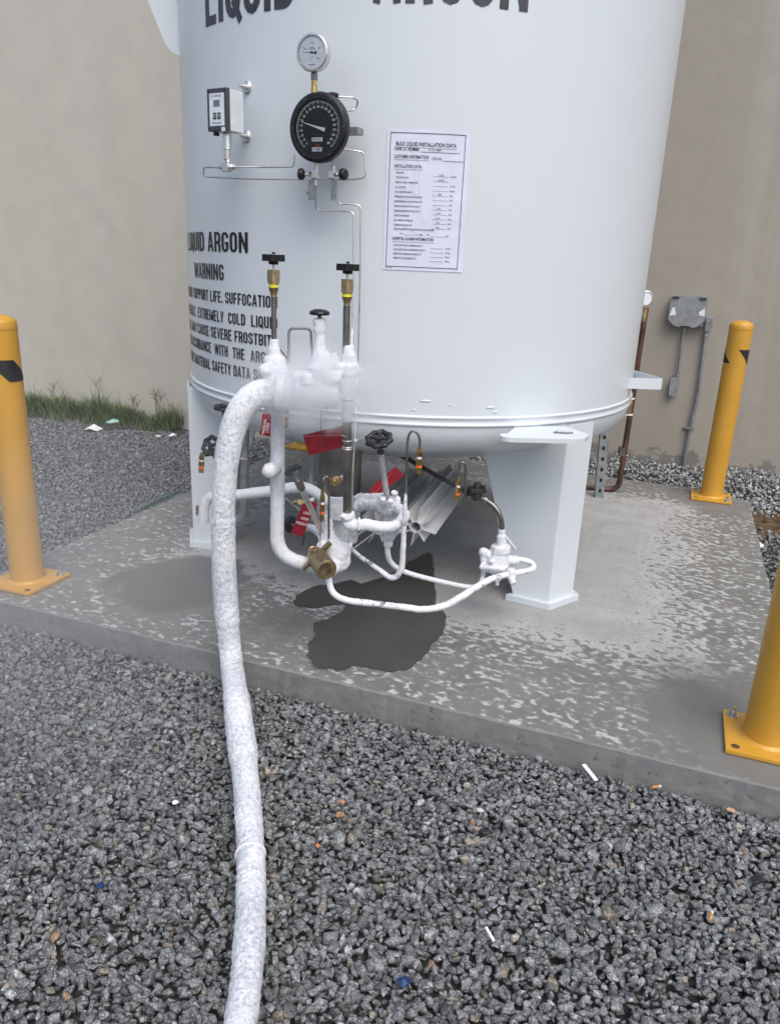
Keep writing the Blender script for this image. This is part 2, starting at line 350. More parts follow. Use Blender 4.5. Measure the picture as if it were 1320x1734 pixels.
# ------------------------------------------------------------------ mesh builder
def nrm(v):
    v = np.array(v, float); l = np.linalg.norm(v); return v/l if l > 1e-12 else v
def basis(ax):
    ax = nrm(ax); h = np.array([0, 0, 1.]) if abs(ax[2]) < .9 else np.array([1., 0, 0])
    a = nrm(np.cross(h, ax)); return a, np.cross(ax, a), ax
class MB:
    def __init__(s): s.v = []; s.f = []; s.sm = []; s.uvtint = None
    def add(s, vs, fs, smooth=False):
        o = len(s.v); s.v += [tuple(map(float, q)) for q in vs]
        for f in fs: s.f.append(tuple(i+o for i in f)); s.sm.append(smooth)
        return s
    def box(s, c, size, rot=None, bev=0.):
        bm = bmesh.new(); bmesh.ops.create_cube(bm, size=1)
        for q in bm.verts: q.co = Vector((q.co.x*size[0], q.co.y*size[1], q.co.z*size[2]))
        if bev: bmesh.ops.bevel(bm, geom=list(bm.edges), offset=bev, segments=2, affect='EDGES', profile=.7)
        X = np.array([q.co[:] for q in bm.verts])
        if rot is not None: X = X@np.array(rot)     # rows of rot = box axes in world
        bm.verts.ensure_lookup_table(); bm.verts.index_update()
        fs = [[q.index for q in f.verts] for f in bm.faces]; bm.free()
        return s.add(X+np.array(c), fs)
    def lathe(s, p, ax, prof, n=24, smooth=True, share=False):
        a, b, c = basis(ax); p = np.array(p, float)
        ring = lambda r, h: [p+c*h+(a*math.cos(t)+b*math.sin(t))*r for t in np.linspace(0, 2*math.pi, n, endpoint=False)]
        if share:
            vs = []; fs = []
            for r, h in prof: vs += ring(max(r, 1e-5), h)
            for k in range(len(prof)-1):
                for i in range(n): j = (i+1) % n; fs.append((k*n+i, k*n+j, (k+1)*n+j, (k+1)*n+i))
            return s.add(vs, fs, smooth)
        for (r0, h0), (r1, h1) in zip(prof[:-1], prof[1:]):
            flat = abs(h0-h1) < 1e-9
            if r0 < 1e-9 or r1 < 1e-9:
                rr, hh, h2 = (r1, h1, h0) if r0 < 1e-9 else (r0, h0, h1)
                vs = ring(rr, hh)+[p+c*h2]; fs = [(i, (i+1) % n, n) if r0 > 1e-9 else ((i+1) % n, i, n) for i in range(n)]
                s.add(vs, fs, smooth and not flat)
            else:
                vs = ring(r0, h0)+ring(r1, h1); s.add(vs, [(i, (i+1) % n, n+(i+1) % n, n+i) for i in range(n)], smooth and not flat)
        return s
    def cyl(s, p0, p1, r0, r1=None, n=20, smooth=True):
        r1 = r0 if r1 is None else r1; d = np.array(p1, float)-np.array(p0, float); h = np.linalg.norm(d)
        return s.lathe(p0, d, [(0, 0), (r0, 0), (r1, h), (0, h)], n, smooth)
    def hexa(s, p0, p1, r): return s.cyl(p0, p1, r, r, 6, False)
    def tube(s, path, r, n=12, caps=True):
        P = [np.array(q, float) for q in path]; m = len(P); rs = r if hasattr(r, '__len__') else [r]*m
        t = nrm(P[1]-P[0]); a, b, _ = basis(t); vs = []
        for i in range(m):
            t2 = nrm(P[min(i+1, m-1)]-P[max(i-1, 0)])
            ax = np.cross(t, t2); sn = np.linalg.norm(ax)
            if sn > 1e-7:
                q = Matrix.Rotation(math.atan2(sn, float(t@t2)), 3, Vector(ax/sn)); q = np.array(q); a = q@a; b = q@b
            t = t2
            for k in range(n):
                th = 2*math.pi*k/n; vs.append(P[i]+(a*math.cos(th)+b*math.sin(th))*rs[i])
        fs = [(i*n+k, i*n+(k+1) % n, (i+1)*n+(k+1) % n, (i+1)*n+k) for i in range(m-1) for k in range(n)]
        s.add(vs, fs, True)
        if caps:
            s.add(vs[:n], [tuple(range(n))[::-1]]); s.add(vs[-n:], [tuple(range(n))])
        return s
    def ring(s, c, ax, R, r, n=36, m=10, lob=0, la=0., sq=1.):
        a, b, cc = basis(ax); c = np.array(c, float); vs = []
        for i in range(n):
            t = 2*math.pi*i/n; RR = R*(1+la*math.cos(lob*t)) if lob else R; d = a*math.cos(t)+b*math.sin(t)
            for k in range(m):
                p = 2*math.pi*k/m; vs.append(c+d*(RR+r*math.cos(p))+cc*r*sq*math.sin(p))
        return s.add(vs, [(i*m+k, ((i+1) % n)*m+k, ((i+1) % n)*m+(k+1) % m, i*m+(k+1) % m) for i in range(n) for k in range(m)], True)
    def ell(s, c, rad, rot=None, n=16, m=10):
        vs = []; rad = np.array(rad if hasattr(rad, '__len__') else [rad]*3, float)
        for i in range(m+1):
            ph = math.pi*i/m
            for k in range(n):
                t = 2*math.pi*k/n; vs.append(np.array([math.sin(ph)*math.cos(t), math.sin(ph)*math.sin(t), math.cos(ph)])*rad)
        vs = np.array(vs); vs = vs@np.array(rot) if rot is not None else vs
        return s.add(vs+np.array(c), [(i*n+k, (i+1)*n+k, (i+1)*n+(k+1) % n, i*n+(k+1) % n) for i in range(m) for k in range(n)], True)
    def prism(s, poly, o, ax, ay, d):
        """polygon in plane (ax, ay) at o, extruded by vector d"""
        o, ax, ay, d = map(lambda q: np.array(q, float), (o, ax, ay, d)); k = len(poly)
        P = [o+ax*x+ay*y for x, y in poly]; Q = [p+d for p in P]
        if np.dot(np.cross(ax, ay), d) > 0: s.add(P, [tuple(range(k))[::-1]]); s.add(Q, [tuple(range(k))])
        else: s.add(P, [tuple(range(k))]); s.add(Q, [tuple(range(k))[::-1]])
        for i in range(k):
            j = (i+1) % k; s.add([P[i], P[j], Q[j], Q[i]], [(0, 1, 2, 3)])
        return s
    def build(s, name, mat, parent=None, loc=None, label=None, category=None, group=None, kind=None, tint=None):
        V = np.array(s.v)
        if parent is not None: loc = np.array(parent.get('_w', (0, 0, 0)))
        elif loc is None: loc = np.array([(V[:, 0].min()+V[:, 0].max())/2, (V[:, 1].min()+V[:, 1].max())/2, V[:, 2].min()])
        me = bpy.data.meshes.new(name); me.from_pydata((V-loc).tolist(), [], s.f)
        me.polygons.foreach_set('use_smooth', s.sm); me.materials.append(mat); me.validate(); me.update()
        o = bpy.data.objects.new(name, me); COL.objects.link(o)
        o['_w'] = [float(q) for q in loc]
        if parent is not None: o.parent = parent
        else: o.location = loc
        if parent is not None:       # child meshes are already in the thing's frame
            o['_w'] = [float(q) for q in loc]
        tag(o, label, category, group, kind)
        return o
def tag(o, label=None, category=None, group=None, kind=None):
    for k, v in (('label', label), ('category', category), ('group', group), ('kind', kind)):
        if v: o[k] = v
    return o
def thing(name, loc, label, category, group=None):
    o = bpy.data.objects.new(name, None); o.empty_display_size = .05; COL.objects.link(o)
    o.location = [float(q) for q in loc]; o['_w'] = [float(q) for q in loc]
    return tag(o, label, category, group)
def fillet(P, r, k=6):
    P = [np.array(q, float) for q in P]; out = [P[0]]
    rr = r if hasattr(r, '__len__') else [r]*len(P)
    for i in range(1, len(P)-1):
        a, b, c = P[i-1], P[i], P[i+1]; la, lc = np.linalg.norm(a-b), np.linalg.norm(c-b)
        q = min(rr[i], la*.49, lc*.49); p0 = b+(a-b)/la*q; p2 = b+(c-b)/lc*q
        for t in np.linspace(0, 1, k+1): out.append(p0*(1-t)**2+2*b*t*(1-t)*.95+2*t*(1-t)*.05*(p0+p2)/2+p2*t*t)
    out.append(P[-1]); return out
def smoothpath(P, k=8):
    """Catmull-Rom through the points"""
    P = [np.array(q, float) for q in P]; Q = [2*P[0]-P[1]]+P+[2*P[-1]-P[-2]]; out = []
    for i in range(1, len(Q)-2):
        a, b, c, d = Q[i-1:i+3]
        for t in np.linspace(0, 1, k, endpoint=False): out.append(.5*(2*b+(c-a)*t+(2*a-5*b+4*c-d)*t*t+(3*b-a-3*c+d)*t**3))
    out.append(P[-1]); return out
def frost_build(mb, name, mat, parent=None, voxel=.005, amp=.003, sc=45., smooth=3, **k):
    """fuse the solids of mb into one skin and grow an uneven frost crust on it"""
    V = np.array(mb.v); me = bpy.data.meshes.new('tmp'); me.from_pydata(V.tolist(), [], mb.f); me.update()
    o = bpy.data.objects.new('tmp', me); COL.objects.link(o)
    bm = bmesh.new(); bm.from_mesh(me); bmesh.ops.remove_doubles(bm, verts=bm.verts, dist=1e-5); bm.to_mesh(me); bm.free()
    md = o.modifiers.new('r', 'REMESH'); md.mode = 'VOXEL'; md.voxel_size = voxel
    m2 = o.modifiers.new('s', 'SMOOTH'); m2.factor = .6; m2.iterations = smooth
    e = o.evaluated_get(bpy.context.evaluated_depsgraph_get()); r = bpy.data.meshes.new_from_object(e)
    n = len(r.vertices); P = np.empty(n*3); r.vertices.foreach_get('co', P); P = P.reshape(-1, 3)
    Nn = np.empty(n*3); r.vertices.foreach_get('normal', Nn); Nn = Nn.reshape(-1, 3)
    d = np.array([noise.noise(Vector(p*sc))+.5*noise.noise(Vector(p*sc*2.3))+.6*noise.noise(Vector(p*sc*.35)) for p in P])
    P = P+Nn*(d[:, None]*amp)
    F = [tuple(f.vertices) for f in r.polygons]
    bpy.data.objects.remove(o); bpy.data.meshes.remove(me); bpy.data.meshes.remove(r)
    q = MB(); q.v = [tuple(p) for p in P]; q.f = F; q.sm = [True]*len(F)
    return q.build(name, mat, parent, **k)

_tcache = {}
def text_geo(s, bold=0.):
    key = (s, bold)
    if key in _tcache: return _tcache[key]
    c = bpy.data.curves.new('t', 'FONT'); c.body = s; c.size = 1.; c.offset = bold; c.align_x = 'LEFT'; c.resolution_u = 3
    o = bpy.data.objects.new('t', c); COL.objects.link(o)
    bpy.context.view_layer.update()
    me = bpy.data.meshes.new_from_object(o.evaluated_get(bpy.context.evaluated_depsgraph_get()))
    V = np.array([v.co[:2] for v in me.vertices]) if len(me.vertices) else np.zeros((0, 2)); F = [tuple(f.vertices) for f in me.polygons]
    bpy.data.objects.remove(o); bpy.data.curves.remove(c); bpy.data.meshes.remove(me)
    _tcache[key] = (V, F); return V, F
def text(mb, s, o, right, up, h, w=None, align='C', bold=0., xs=1., fn=None):
    """cap height h, optional total width w; o = baseline anchor; fn(x, y) maps to 3-D when given"""
    V, F = text_geo(s, bold)
    if not len(V): return
    H = text_geo('H', bold)[0][:, 1].max(); x0, x1 = V[:, 0].min(), V[:, 0].max()
    sy = h/H; sx = (w/(x1-x0)) if w else sy*xs
    X = (V[:, 0]-x0)*sx; W_ = (x1-x0)*sx; Y = V[:, 1]*sy
    X = X-(W_/2 if align == 'C' else W_ if align == 'R' else 0)
    if fn: pts = [fn(x, y) for x, y in zip(X, Y)]
    else: pts = [np.array(o)+np.array(right)*x+np.array(up)*y for x, y in zip(X, Y)]
    mb.add(pts, F)
def cylfn(a0, z0, off=.0015):
    def f(x, y):
        a = a0+x/TR; return np.array([TC[0]+(TR+off)*math.sin(a), TC[1]-(TR+off)*math.cos(a), z0+y])
    return f

# ------------------------------------------------------------------ condensed gothic capitals drawn with strokes
GW = .47; GS = .082
def _arc(cx, cy, rx, ry, a0, a1, k=7): return [(cx+rx*math.cos(R_(t)), cy+ry*math.sin(R_(t))) for t in np.linspace(a0, a1, k)]
def _glyph(ch):
    s, w_ = GS, GW; l, r = s, w_-s; t, bo = 1-s*.8, s*.8; cx = w_/2; rx = (r-l)/2; ry = .17; S = []
    top = _arc(cx, t-ry, rx, ry, 180, 0); bot = _arc(cx, bo+ry, rx, ry, 180, 360)
    if ch == 'I': return [[(s, 0), (s, 1)]], 2*s
    if ch == 'L': return [[(l, 1), (l, 0)], [(l, bo), (w_-.04, bo)]], w_-.03
    if ch == 'U': return [[(l, 1)]+bot+[(r, 1)]], w_
    if ch == 'J': return [[(l, .25)]+bot[1:]+[(r, 1)]], w_
    if ch == 'O': return [top+[(r, bo+ry)]+bot[::-1]+[(l, t-ry)]], w_
    if ch == 'Q': return [top+[(r, bo+ry)]+bot[::-1]+[(l, t-ry)], [(cx, .26), (w_, -.06)]], w_
    if ch == 'C': return [[(r, .68), (r, t-ry)]+top[::-1][1:]+[(l, bo+ry)]+bot[1:]+[(r, .32)]], w_
    if ch == 'G': return [[(r, .7), (r, t-ry)]+top[::-1][1:]+[(l, bo+ry)]+bot[1:]+[(r, .5-.0)], [(cx, .5-s*.8), (w_, .5-s*.8)]], w_
    if ch == 'D': return [[(l, 0), (l, 1)], [(l, t)]+_arc(cx-.02, t-ry, rx+.02, ry, 90, 0)+_arc(cx-.02, bo+ry, rx+.02, ry, 0, -90)+[(l, bo)]], w_
    if ch in 'PRB':
        m_ = .47; up = [(l, t)]+_arc(cx, t-.14, rx-.0, .14, 90, 0)+_arc(cx, m_+.14, rx, .14, 0, -90)+[(l, m_)]
        S = [[(l, 0), (l, 1)], up]
        if ch == 'R': S.append(_arc(cx, m_-.13, rx, .13, 80, 0, 4)+[(r, .1), (r+.015, 0)])
        if ch == 'B': S.append([(l+.001, m_-.001)]+_arc(cx, m_-.14, rx, .14, 90, 0)+_arc(cx, bo+.14, rx, .14, 0, -90)+[(l, bo)])
        return S, w_
    if ch == 'A': return [[(.06, 0), (cx-.01, 1)], [(w_+.02-.06, 0), (cx+.03, 1)], [(.12, .27), (w_-.1, .27)]], w_+.02
    if ch == 'V': return [[(.06, 1), (cx, 0)], [(w_-.06, 1), (cx+.02, 0)]], w_
    if ch == 'N': return [[(l, 0), (l, 1)], [(l+.01, .96), (r+.05, .04)], [(r+.06, 0), (r+.06, 1)]], w_+.06
    if ch == 'M': return [[(l, 0), (l, 1)], [(l+.02, .98), (.35, .05)], [(.35, .05), (.61, .98)], [(.62, 0), (.62, 1)]], .70
    if ch == 'W': return [[(.06, 1), (.22, 0)], [(.22, .02), (.395, .98)], [(.395, .98), (.57, .02)], [(.57, 0), (.73, 1)]], .79
    if ch == 'H': return [[(l, 0), (l, 1)], [(r, 0), (r, 1)], [(l, .52), (r, .52)]], w_
    if ch == 'E': return [[(l, 0), (l, 1)], [(l, t), (w_-.04, t)], [(l, .53), (w_-.08, .53)], [(l, bo), (w_-.04, bo)]], w_-.03
    if ch == 'F': return [[(l, 0), (l, 1)], [(l, t), (w_-.05, t)], [(l, .5), (w_-.09, .5)]], w_-.05
    if ch == 'T': return [[(cx-.02, 0), (cx-.02, 1)], [(0, t), (w_-.04, t)]], w_-.04
    if ch == 'X': return [[(.05, 0), (w_-.06, 1)], [(.06, 1), (w_-.05, 0)]], w_
    if ch == 'Y': return [[(.05, 1), (cx, .42)], [(w_-.05, 1), (cx, .42)], [(cx, 0), (cx, .46)]], w_
    if ch == 'S': return [[(r, .7), (r, t-.13)]+_arc(cx, t-.15, rx, .15, 0, 180)+[(l, .68)]+[(l+.02, .6), (r-.02, .42)]+[(r, .32)]+_arc(cx, bo+.15, rx, .15, 0, -180)+[(l, .31)]], w_
    if ch == '.': return [[(s, 0), (s, .17)]], 2*s
    if ch == ',': return [[(s, .17), (s*.7, -.08)]], 2*s
    if ch == "'": return [[(s*.8, .68), (s, 1)]], 1.6*s
    if ch == ' ': return [], .2
    return [], w_
def _strip(P, hw, hh):
    """even stroke along a centre line; horizontal strokes a little thinner than upright ones"""
    P = [np.array(p, float) for p in P]; Q = [P[0]]
    for p in P[1:]:
        if np.linalg.norm(p-Q[-1]) > 1e-4: Q.append(p)
    P = Q; k = len(P)
    if k == 2 and abs(P[0][0]-P[1][0]) > .03 and abs(P[0][1]-P[1][1]) > .1: hw = hw*.8
    closed = np.linalg.norm(P[0]-P[-1]) < .02 and k > 6; V = []
    for i in range(k):
        if closed: a_, c_ = P[(i-1) % (k-1)], P[(i+1) % (k-1)]; 
        else: a_, c_ = P[max(i-1, 0)], P[min(i+1, k-1)]
        t1 = c_-a_; t1 = t1/np.linalg.norm(t1); nn = np.array([-t1[1]*hw, t1[0]*hh]); V += [P[i]+nn, P[i]-nn]
    return V, [(2*i, 2*i+1, 2*i+3, 2*i+2) for i in range(k-1)]
def gothic(mb, s, z, h, ar, width, a_right=None, lift=.0015):
    """line of capitals of cap height h ending at azimuth ar (deg); width = metres of arc for the whole line"""
    tot = 0; lay = []
    for ch in s:
        st, w_ = _glyph(ch); lay.append((st, tot)); tot += w_+.085
    tot -= .085; sx = width/tot
    for st, x0 in lay:
        for q, path in enumerate(st):
            V, F = _strip(path, GS, GS*.8); f = cylfn(R_(ar), z, lift+.00025*q)
            # cut long level strokes so that they follow the shell
            mb.add([f((x+x0-tot)*sx, y*h) for x, y in V], F)
def gothic_w(s): return sum(_glyph(ch)[1]+.085 for ch in s)-.085

# glass as a clear pane with a little sheen
_m, _n, _b = newmat('clear_pane'); _n.nodes.remove(_b)
_o = [x for x in _n.nodes if x.bl_idname == 'ShaderNodeOutputMaterial'][0]
_t = _n.nodes.new('ShaderNodeBsdfTransparent'); _g = _n.nodes.new('ShaderNodeBsdfGlossy'); _g.inputs['Roughness'].default_value = .05
_f = _n.nodes.new('ShaderNodeFresnel'); _f.inputs[0].default_value = 1.2; _x = _n.nodes.new('ShaderNodeMixShader')
_n.links.new(_f.outputs[0], _x.inputs[0]); _n.links.new(_t.outputs[0], _x.inputs[1]); _n.links.new(_g.outputs[0], _x.inputs[2]); _n.links.new(_x.outputs[0], _o.inputs[0])
M['glass'] = _m

# ================================================================== SETTING
def gz(x, y):
    u = (x-PF[0])*E1[0]+(y-PF[1])*E1[1]; v = (x-PF[0])*E2[0]+(y-PF[1])*E2[1]
    k = np.clip(1-(u-.0)/3.2, 0, 1)
    return -.112 - .034*np.clip(v, 0, 6)*k + .010*np.clip(v, 0, 6)*(1-k)
# ground sheet to the horizon with a finer patch near the camera following the gravel's lie
g = MB(); nx, ny = 90, 90
xs = np.concatenate([[-150, -60, -25, -12], np.linspace(-8, 8, nx-8), [12, 25, 60, 150]]); ys = np.concatenate([[-150, -60, -20, -6], np.linspace(-3, 14, ny-8), [20, 40, 80, 150]])
vs = [(x, y, float(gz(np.clip(x, -8, 8), np.clip(y, -3, 9)))-.03+.006*noise.noise(Vector((x*3, y*3, 0)))) for y in ys for x in xs]
n1 = len(xs); g.add(vs, [(j*n1+i, j*n1+i+1, (j+1)*n1+i+1, (j+1)*n1+i) for j in range(len(ys)-1) for i in range(n1-1)], True)
g.build('ground', M['soil'], loc=(0, 0, 0), kind='structure', label='dark soil under the gravel')

# concrete pad with slightly chipped edges
def edge_pts():
    cs = [(0, 0), (PWD, 0), (PWD, PDP-.22), (PWD-.2, PDP), (0, PDP)]; out = []
    for i, a in enumerate(cs):
        b = cs[(i+1) % 5]; L_ = math.dist(a, b); k = max(2, int(L_/.03))
        for j in range(k):
            t = j/k; x = a[0]+(b[0]-a[0])*t; y = a[1]+(b[1]-a[1])*t
            nx_, ny_ = (b[1]-a[1])/L_, -(b[0]-a[0])/L_; wv = .006*noise.noise(Vector((x*5, y*5, 1)))+.004*noise.noise(Vector((x*30, y*30, 3)))
            out.append((x+nx_*wv, y+ny_*wv, nx_, ny_))
    return out
ep = edge_pts(); K = len(ep); v = []
for dz, off in ((0, -.004), (-.006, .001), (-.06, .003), (-.3, .004)): v += [(x+a*off, y+b*off, dz) for x, y, a, b in ep]
me = bpy.data.meshes.new('concrete_pad'); fs = [tuple(range(K))]
for r in range(3): fs += [(r*K+i, (r+1)*K+i, (r+1)*K+(i+1) % K, r*K+(i+1) % K) for i in range(K)]
me.from_pydata(v, [], fs); me.materials.append(M['pad']); me.materials.append(M['padside']); me.update()
me.polygons.foreach_set('material_index', [0]+[1]*(len(fs)-1))
pad = bpy.data.objects.new('concrete_pad', me); COL.objects.link(pad); pad.location = (PF[0], PF[1], 0); pad.rotation_euler = (0, 0, R_(-20))
tag(pad, 'grey broomed concrete pad under the tank', kind='structure')

# soaked area under the pipes
def ground_patch(name, px, mat, label, z=.003, jit=.006):
    P = [atZ(x, y, z) for x, y in px]; out = []
    for i, p in enumerate(P):
        q = P[(i+1) % len(P)]; k = max(2, int(np.linalg.norm(q-p)/.012))
        for j in range(k):
            c = p+(q-p)*j/k; f = jit*noise.noise(Vector(c*18))+jit*.6*noise.noise(Vector(c*60)); f2 = jit*noise.noise(Vector(c*18+7))+jit*.6*noise.noise(Vector(c*60+9))
            out.append((c[0]+f*1.6, c[1]+f2*1.6, z))
    O = np.array(out); k = len(O); sgn = 1 if (np.roll(O[:, 0], -1)*O[:, 1]-O[:, 0]*np.roll(O[:, 1], -1)).sum() < 0 else -1
    def inset(am):
        T_ = O.copy()
        for _ in range(6): T_ = (np.roll(T_, 1, 0)+T_+np.roll(T_, -1, 0))/3
        tg = np.roll(T_, -3, 0)-np.roll(T_, 3, 0); nn = np.stack([-tg[:, 1], tg[:, 0]], 1)*sgn; nn /= np.linalg.norm(nn, axis=1)[:, None]
        q = O.copy(); q[:, :2] += nn*am[:, None]; return q
    low = np.clip((2.62-(O[:, 1]+.36*O[:, 0]))/.12, 0, 1); am = .014+.04*low
    I1 = inset(am); V = np.concatenate([O, I1]); F = [(i, (i+1) % k, k+(i+1) % k, k+i) for i in range(k)]+[tuple(range(k, 2*k))]
    m = MB(); m.add(V, F); o = m.build(name, mat, kind='structure', label=label)
    at = o.data.attributes.new('soak', 'FLOAT', 'POINT'); at.data.foreach_set('value', np.r_[np.zeros(k), np.ones(k)].astype(np.float32)); return o
ground_patch('wet_patch', [(728, 934), (735, 942), (736, 969), (740, 1013), (738, 1021), (754, 1037), (757, 1054), (751, 1075), (734, 1089), (723, 1108), (709, 1122), (693, 1135), (665, 1141), (627, 1135), (605, 1130), (573, 1141), (529, 1135), (514, 1122), (521, 1089), (532, 1075), (528, 1055), (556, 1045), (578, 1036), (581, 1024), (556, 1026), (534, 1031), (510, 1029), (497, 1024), (492, 1018), (502, 1007), (521, 996), (540, 990), (564, 988), (594, 980), (611, 988), (650, 975), (679, 964), (690, 950), (714, 940)],
             M['wet'], 'dark soaked patch on the concrete below the frosted loop')

def tinted(mb, cols, name, mat, **k):
    o = mb.build(name, mat, **k); at = o.data.attributes.new('tint', 'FLOAT_COLOR', 'POINT'); at.data.foreach_set('color', np.array(cols, dtype=np.float32).ravel()); return o
def blade(mb, cols, base, h, ang, lean, wd_, c):
    d = np.array([math.cos(ang), math.sin(ang), 0]); s_ = np.array([-d[1], d[0], 0])*wd_; vs = []
    for k in range(4):
        t = k/3; p = base+np.array([0, 0, 1])*h*t*(1-.25*lean*t)+d*h*lean*t*t
        ww_ = (1-t*.85); vs += [p-s_*ww_, p+s_*ww_]
    mb.add(vs, [(2*k, 2*k+1, 2*k+3, 2*k+2) for k in range(3)], True); cols += [(*c, 1)]*8
# building wall
wd = nrm(np.array([1, WS, 0.])); wn = np.array([wd[1], -wd[0], 0.])*-1
wn = nrm(np.array([WS, -1., 0]))
wl = MB(); Lw, Hw = 26., 7.
def wallz(s): return 0
nxw, nzw = 60, 12
vs = []; 
for iz in range(nzw+1):
    for ix in range(nxw+1): vs.append((-Lw/2+Lw*ix/nxw, 0, -.6+Hw*iz/nzw))
wl.box((0, .15, Hw/2-.6), (Lw, .3, Hw), bev=.004)
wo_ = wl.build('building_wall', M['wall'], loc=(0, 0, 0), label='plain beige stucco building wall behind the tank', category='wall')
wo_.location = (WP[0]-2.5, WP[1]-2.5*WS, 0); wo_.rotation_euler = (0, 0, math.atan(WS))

# ------------------------------------------------------------------ gravel: crushed stones
protos = []
for i in range(36):
    pts = rng.normal(size=(rng.integers(10, 16), 3)); pts /= np.linalg.norm(pts, axis=1)[:, None]
    pts *= rng.uniform(.78, 1.08, (len(pts), 1)); pts *= np.array([1, rng.uniform(.6, .95), rng.uniform(.42, .7)])
    bm = bmesh.new(); [bm.verts.new(p) for p in pts]; bmesh.ops.convex_hull(bm, input=bm.verts)
    bmesh.ops.delete(bm, geom=[q for q in bm.verts if not q.link_faces], context='VERTS')
    bmesh.ops.bevel(bm, geom=list(bm.edges), offset=.042, segments=1, affect='EDGES', profile=.5)
    bmesh.ops.triangulate(bm, faces=bm.faces)
    bm.verts.index_update(); protos.append((np.array([q.co[:] for q in bm.verts]), np.array([[q.index for q in f.verts] for f in bm.faces]))); bm.free()
def inside_pad(x, y, m=0.0):
    u = (x-PF[0])*E1[0]+(y-PF[1])*E1[1]; v = (x-PF[0])*E2[0]+(y-PF[1])*E2[1]
    cut = (u-(PWD-.2))+(v-(PDP-.22)) > .2
    return (u > -m) & (u < PWD+m) & (v > -m) & (v < PDP+m) & ~cut
def wall_d(x, y): return -((x-WP[0])*wn[0]+(y-WP[1])*wn[1])*-1
def scatter(xr, yr, sp, zoff, zj):
    X, Y = np.meshgrid(np.arange(xr[0], xr[1], sp), np.arange(yr[0], yr[1], sp)); X = X.ravel(); Y = Y.ravel()
    X = X+rng.uniform(-.5, .5, len(X))*sp; Y = Y+rng.uniform(-.5, .5, len(Y))*sp
    return np.stack([X, Y, gz(X, Y)+zoff+rng.uniform(-zj, zj, len(X))], 1)
HC = 1.06
def in_view(P, mg=230):
    q = P-_cam; ww = q@CW; x = 660+FPX*(q@CR)/ww; y = 867-FPX*(q@CU)/ww
    return (ww > .2) & (x > -mg*1.6) & (x < 1320+mg*1.6) & (y > -mg) & (y < 1734+mg*1.5)
near = np.concatenate([scatter((-2.6, 3.3), (.75, 3.3), .020, .002, .006), scatter((-2.6, 3.3), (.75, 3.3), .020, -.010, .004)])
far = np.concatenate([scatter((-5.2, -.7), (3.0, 8.7), .026, .002, .007), scatter((-5.2, -.7), (3.0, 8.7), .036, -.015, .006)])
rgt = np.concatenate([scatter((1.3, 4.2), (1.6, 6.6), .0275, .004, .012)])
bck = np.concatenate([scatter((-1.2, 3.4), (4.9, 8.2), .031, .006, .016)])
P = np.concatenate([near, far, rgt, bck]); zone = np.concatenate([np.zeros(len(near)), np.ones(len(far)), np.full(len(rgt), 2), np.full(len(bck), 3)])
dw = (P[:, 0]-WP[0])*wn[0]+(P[:, 1]-WP[1])*wn[1]
keep = in_view(P) & ~inside_pad(P[:, 0], P[:, 1], .008) & (dw > .02)
uu = (P[:, 0]-PF[0])*E1[0]+(P[:, 1]-PF[1])*E1[1]; vv = (P[:, 0]-PF[0])*E2[0]+(P[:, 1]-PF[1])*E2[1]
keep &= ~((zone == 1) & (P[:, 1] < 3.3) & (P[:, 0] > -2.6)) & ~((zone == 1) & (uu > 0) & (vv > 0) & (vv < PDP)) & ~((zone == 2) & (uu < PWD)) & ~((zone == 0) & (uu > PWD) & (P[:, 1] > 1.6) & (P[:, 0] > 1.3))
keep &= ~((zone == 3) & ((vv < PDP) | (uu > PWD)))
P = P[keep]; zone = zone[keep]; dw = dw[keep]; uu = uu[keep]; vv = vv[keep]
# lighter dusty heap along the wall on the right
heap = (uu > .2) & (vv > PDP-.6)
P[heap, 2] += .05*np.clip(1-dw[heap]/.75, 0, 1)+.02*np.sin(P[heap, 0]*7)*np.clip(1-dw[heap]/.9, 0, 1)
# clear soil pocket beside the pad
pk = atZ(1290, 885, -.08); dpk = np.hypot((P[:, 0]-pk[0])/.4, (P[:, 1]-pk[1])/.26)
kk = (dpk > .8+.3*rng.uniform(-1, 1, len(P)))
P = P[kk]; zone = zone[kk]; dw = dw[kk]; heap = heap[kk]; uu = uu[kk]; vv = vv[kk]
# grass verge has no stones on top
edge = .42+.10*np.sin(P[:, 0]*6)+.04*np.sin(P[:, 0]*17)
kk = ~((P[:, 0] < -2.1) & (dw < edge)); P = P[kk]; zone = zone[kk]; dw = dw[kk]; heap = heap[kk]
nS = len(P); Vs = []; Fs = []; Cs = []; off = 0
pi_ = rng.integers(0, len(protos), nS); size = .0142*np.exp(rng.normal(0, .26, nS)); size = np.clip(size, .009, .031)
size[heap] *= 1.1
A = rng.uniform(0, 2*np.pi, (nS, 3)); A[:, 1] *= .12; A[:, 2] *= .12
br = np.clip(rng.normal(.158, .045, nS), .055, .38)
col = np.stack([br*.95, br, br*1.03], 1)
rr = rng.uniform(size=nS)
col[rr < .035] = np.stack([br, br*.9, br*.74], 1)[rr < .035]*1.25
col[(rr > .035) & (rr < .045)] *= 1.6
col[(rr > .045) & (rr < .0465)] = np.array([.22, .15, .1])
col[heap] = col[heap]*1.45+.03
col[zone == 1] *= 1.02
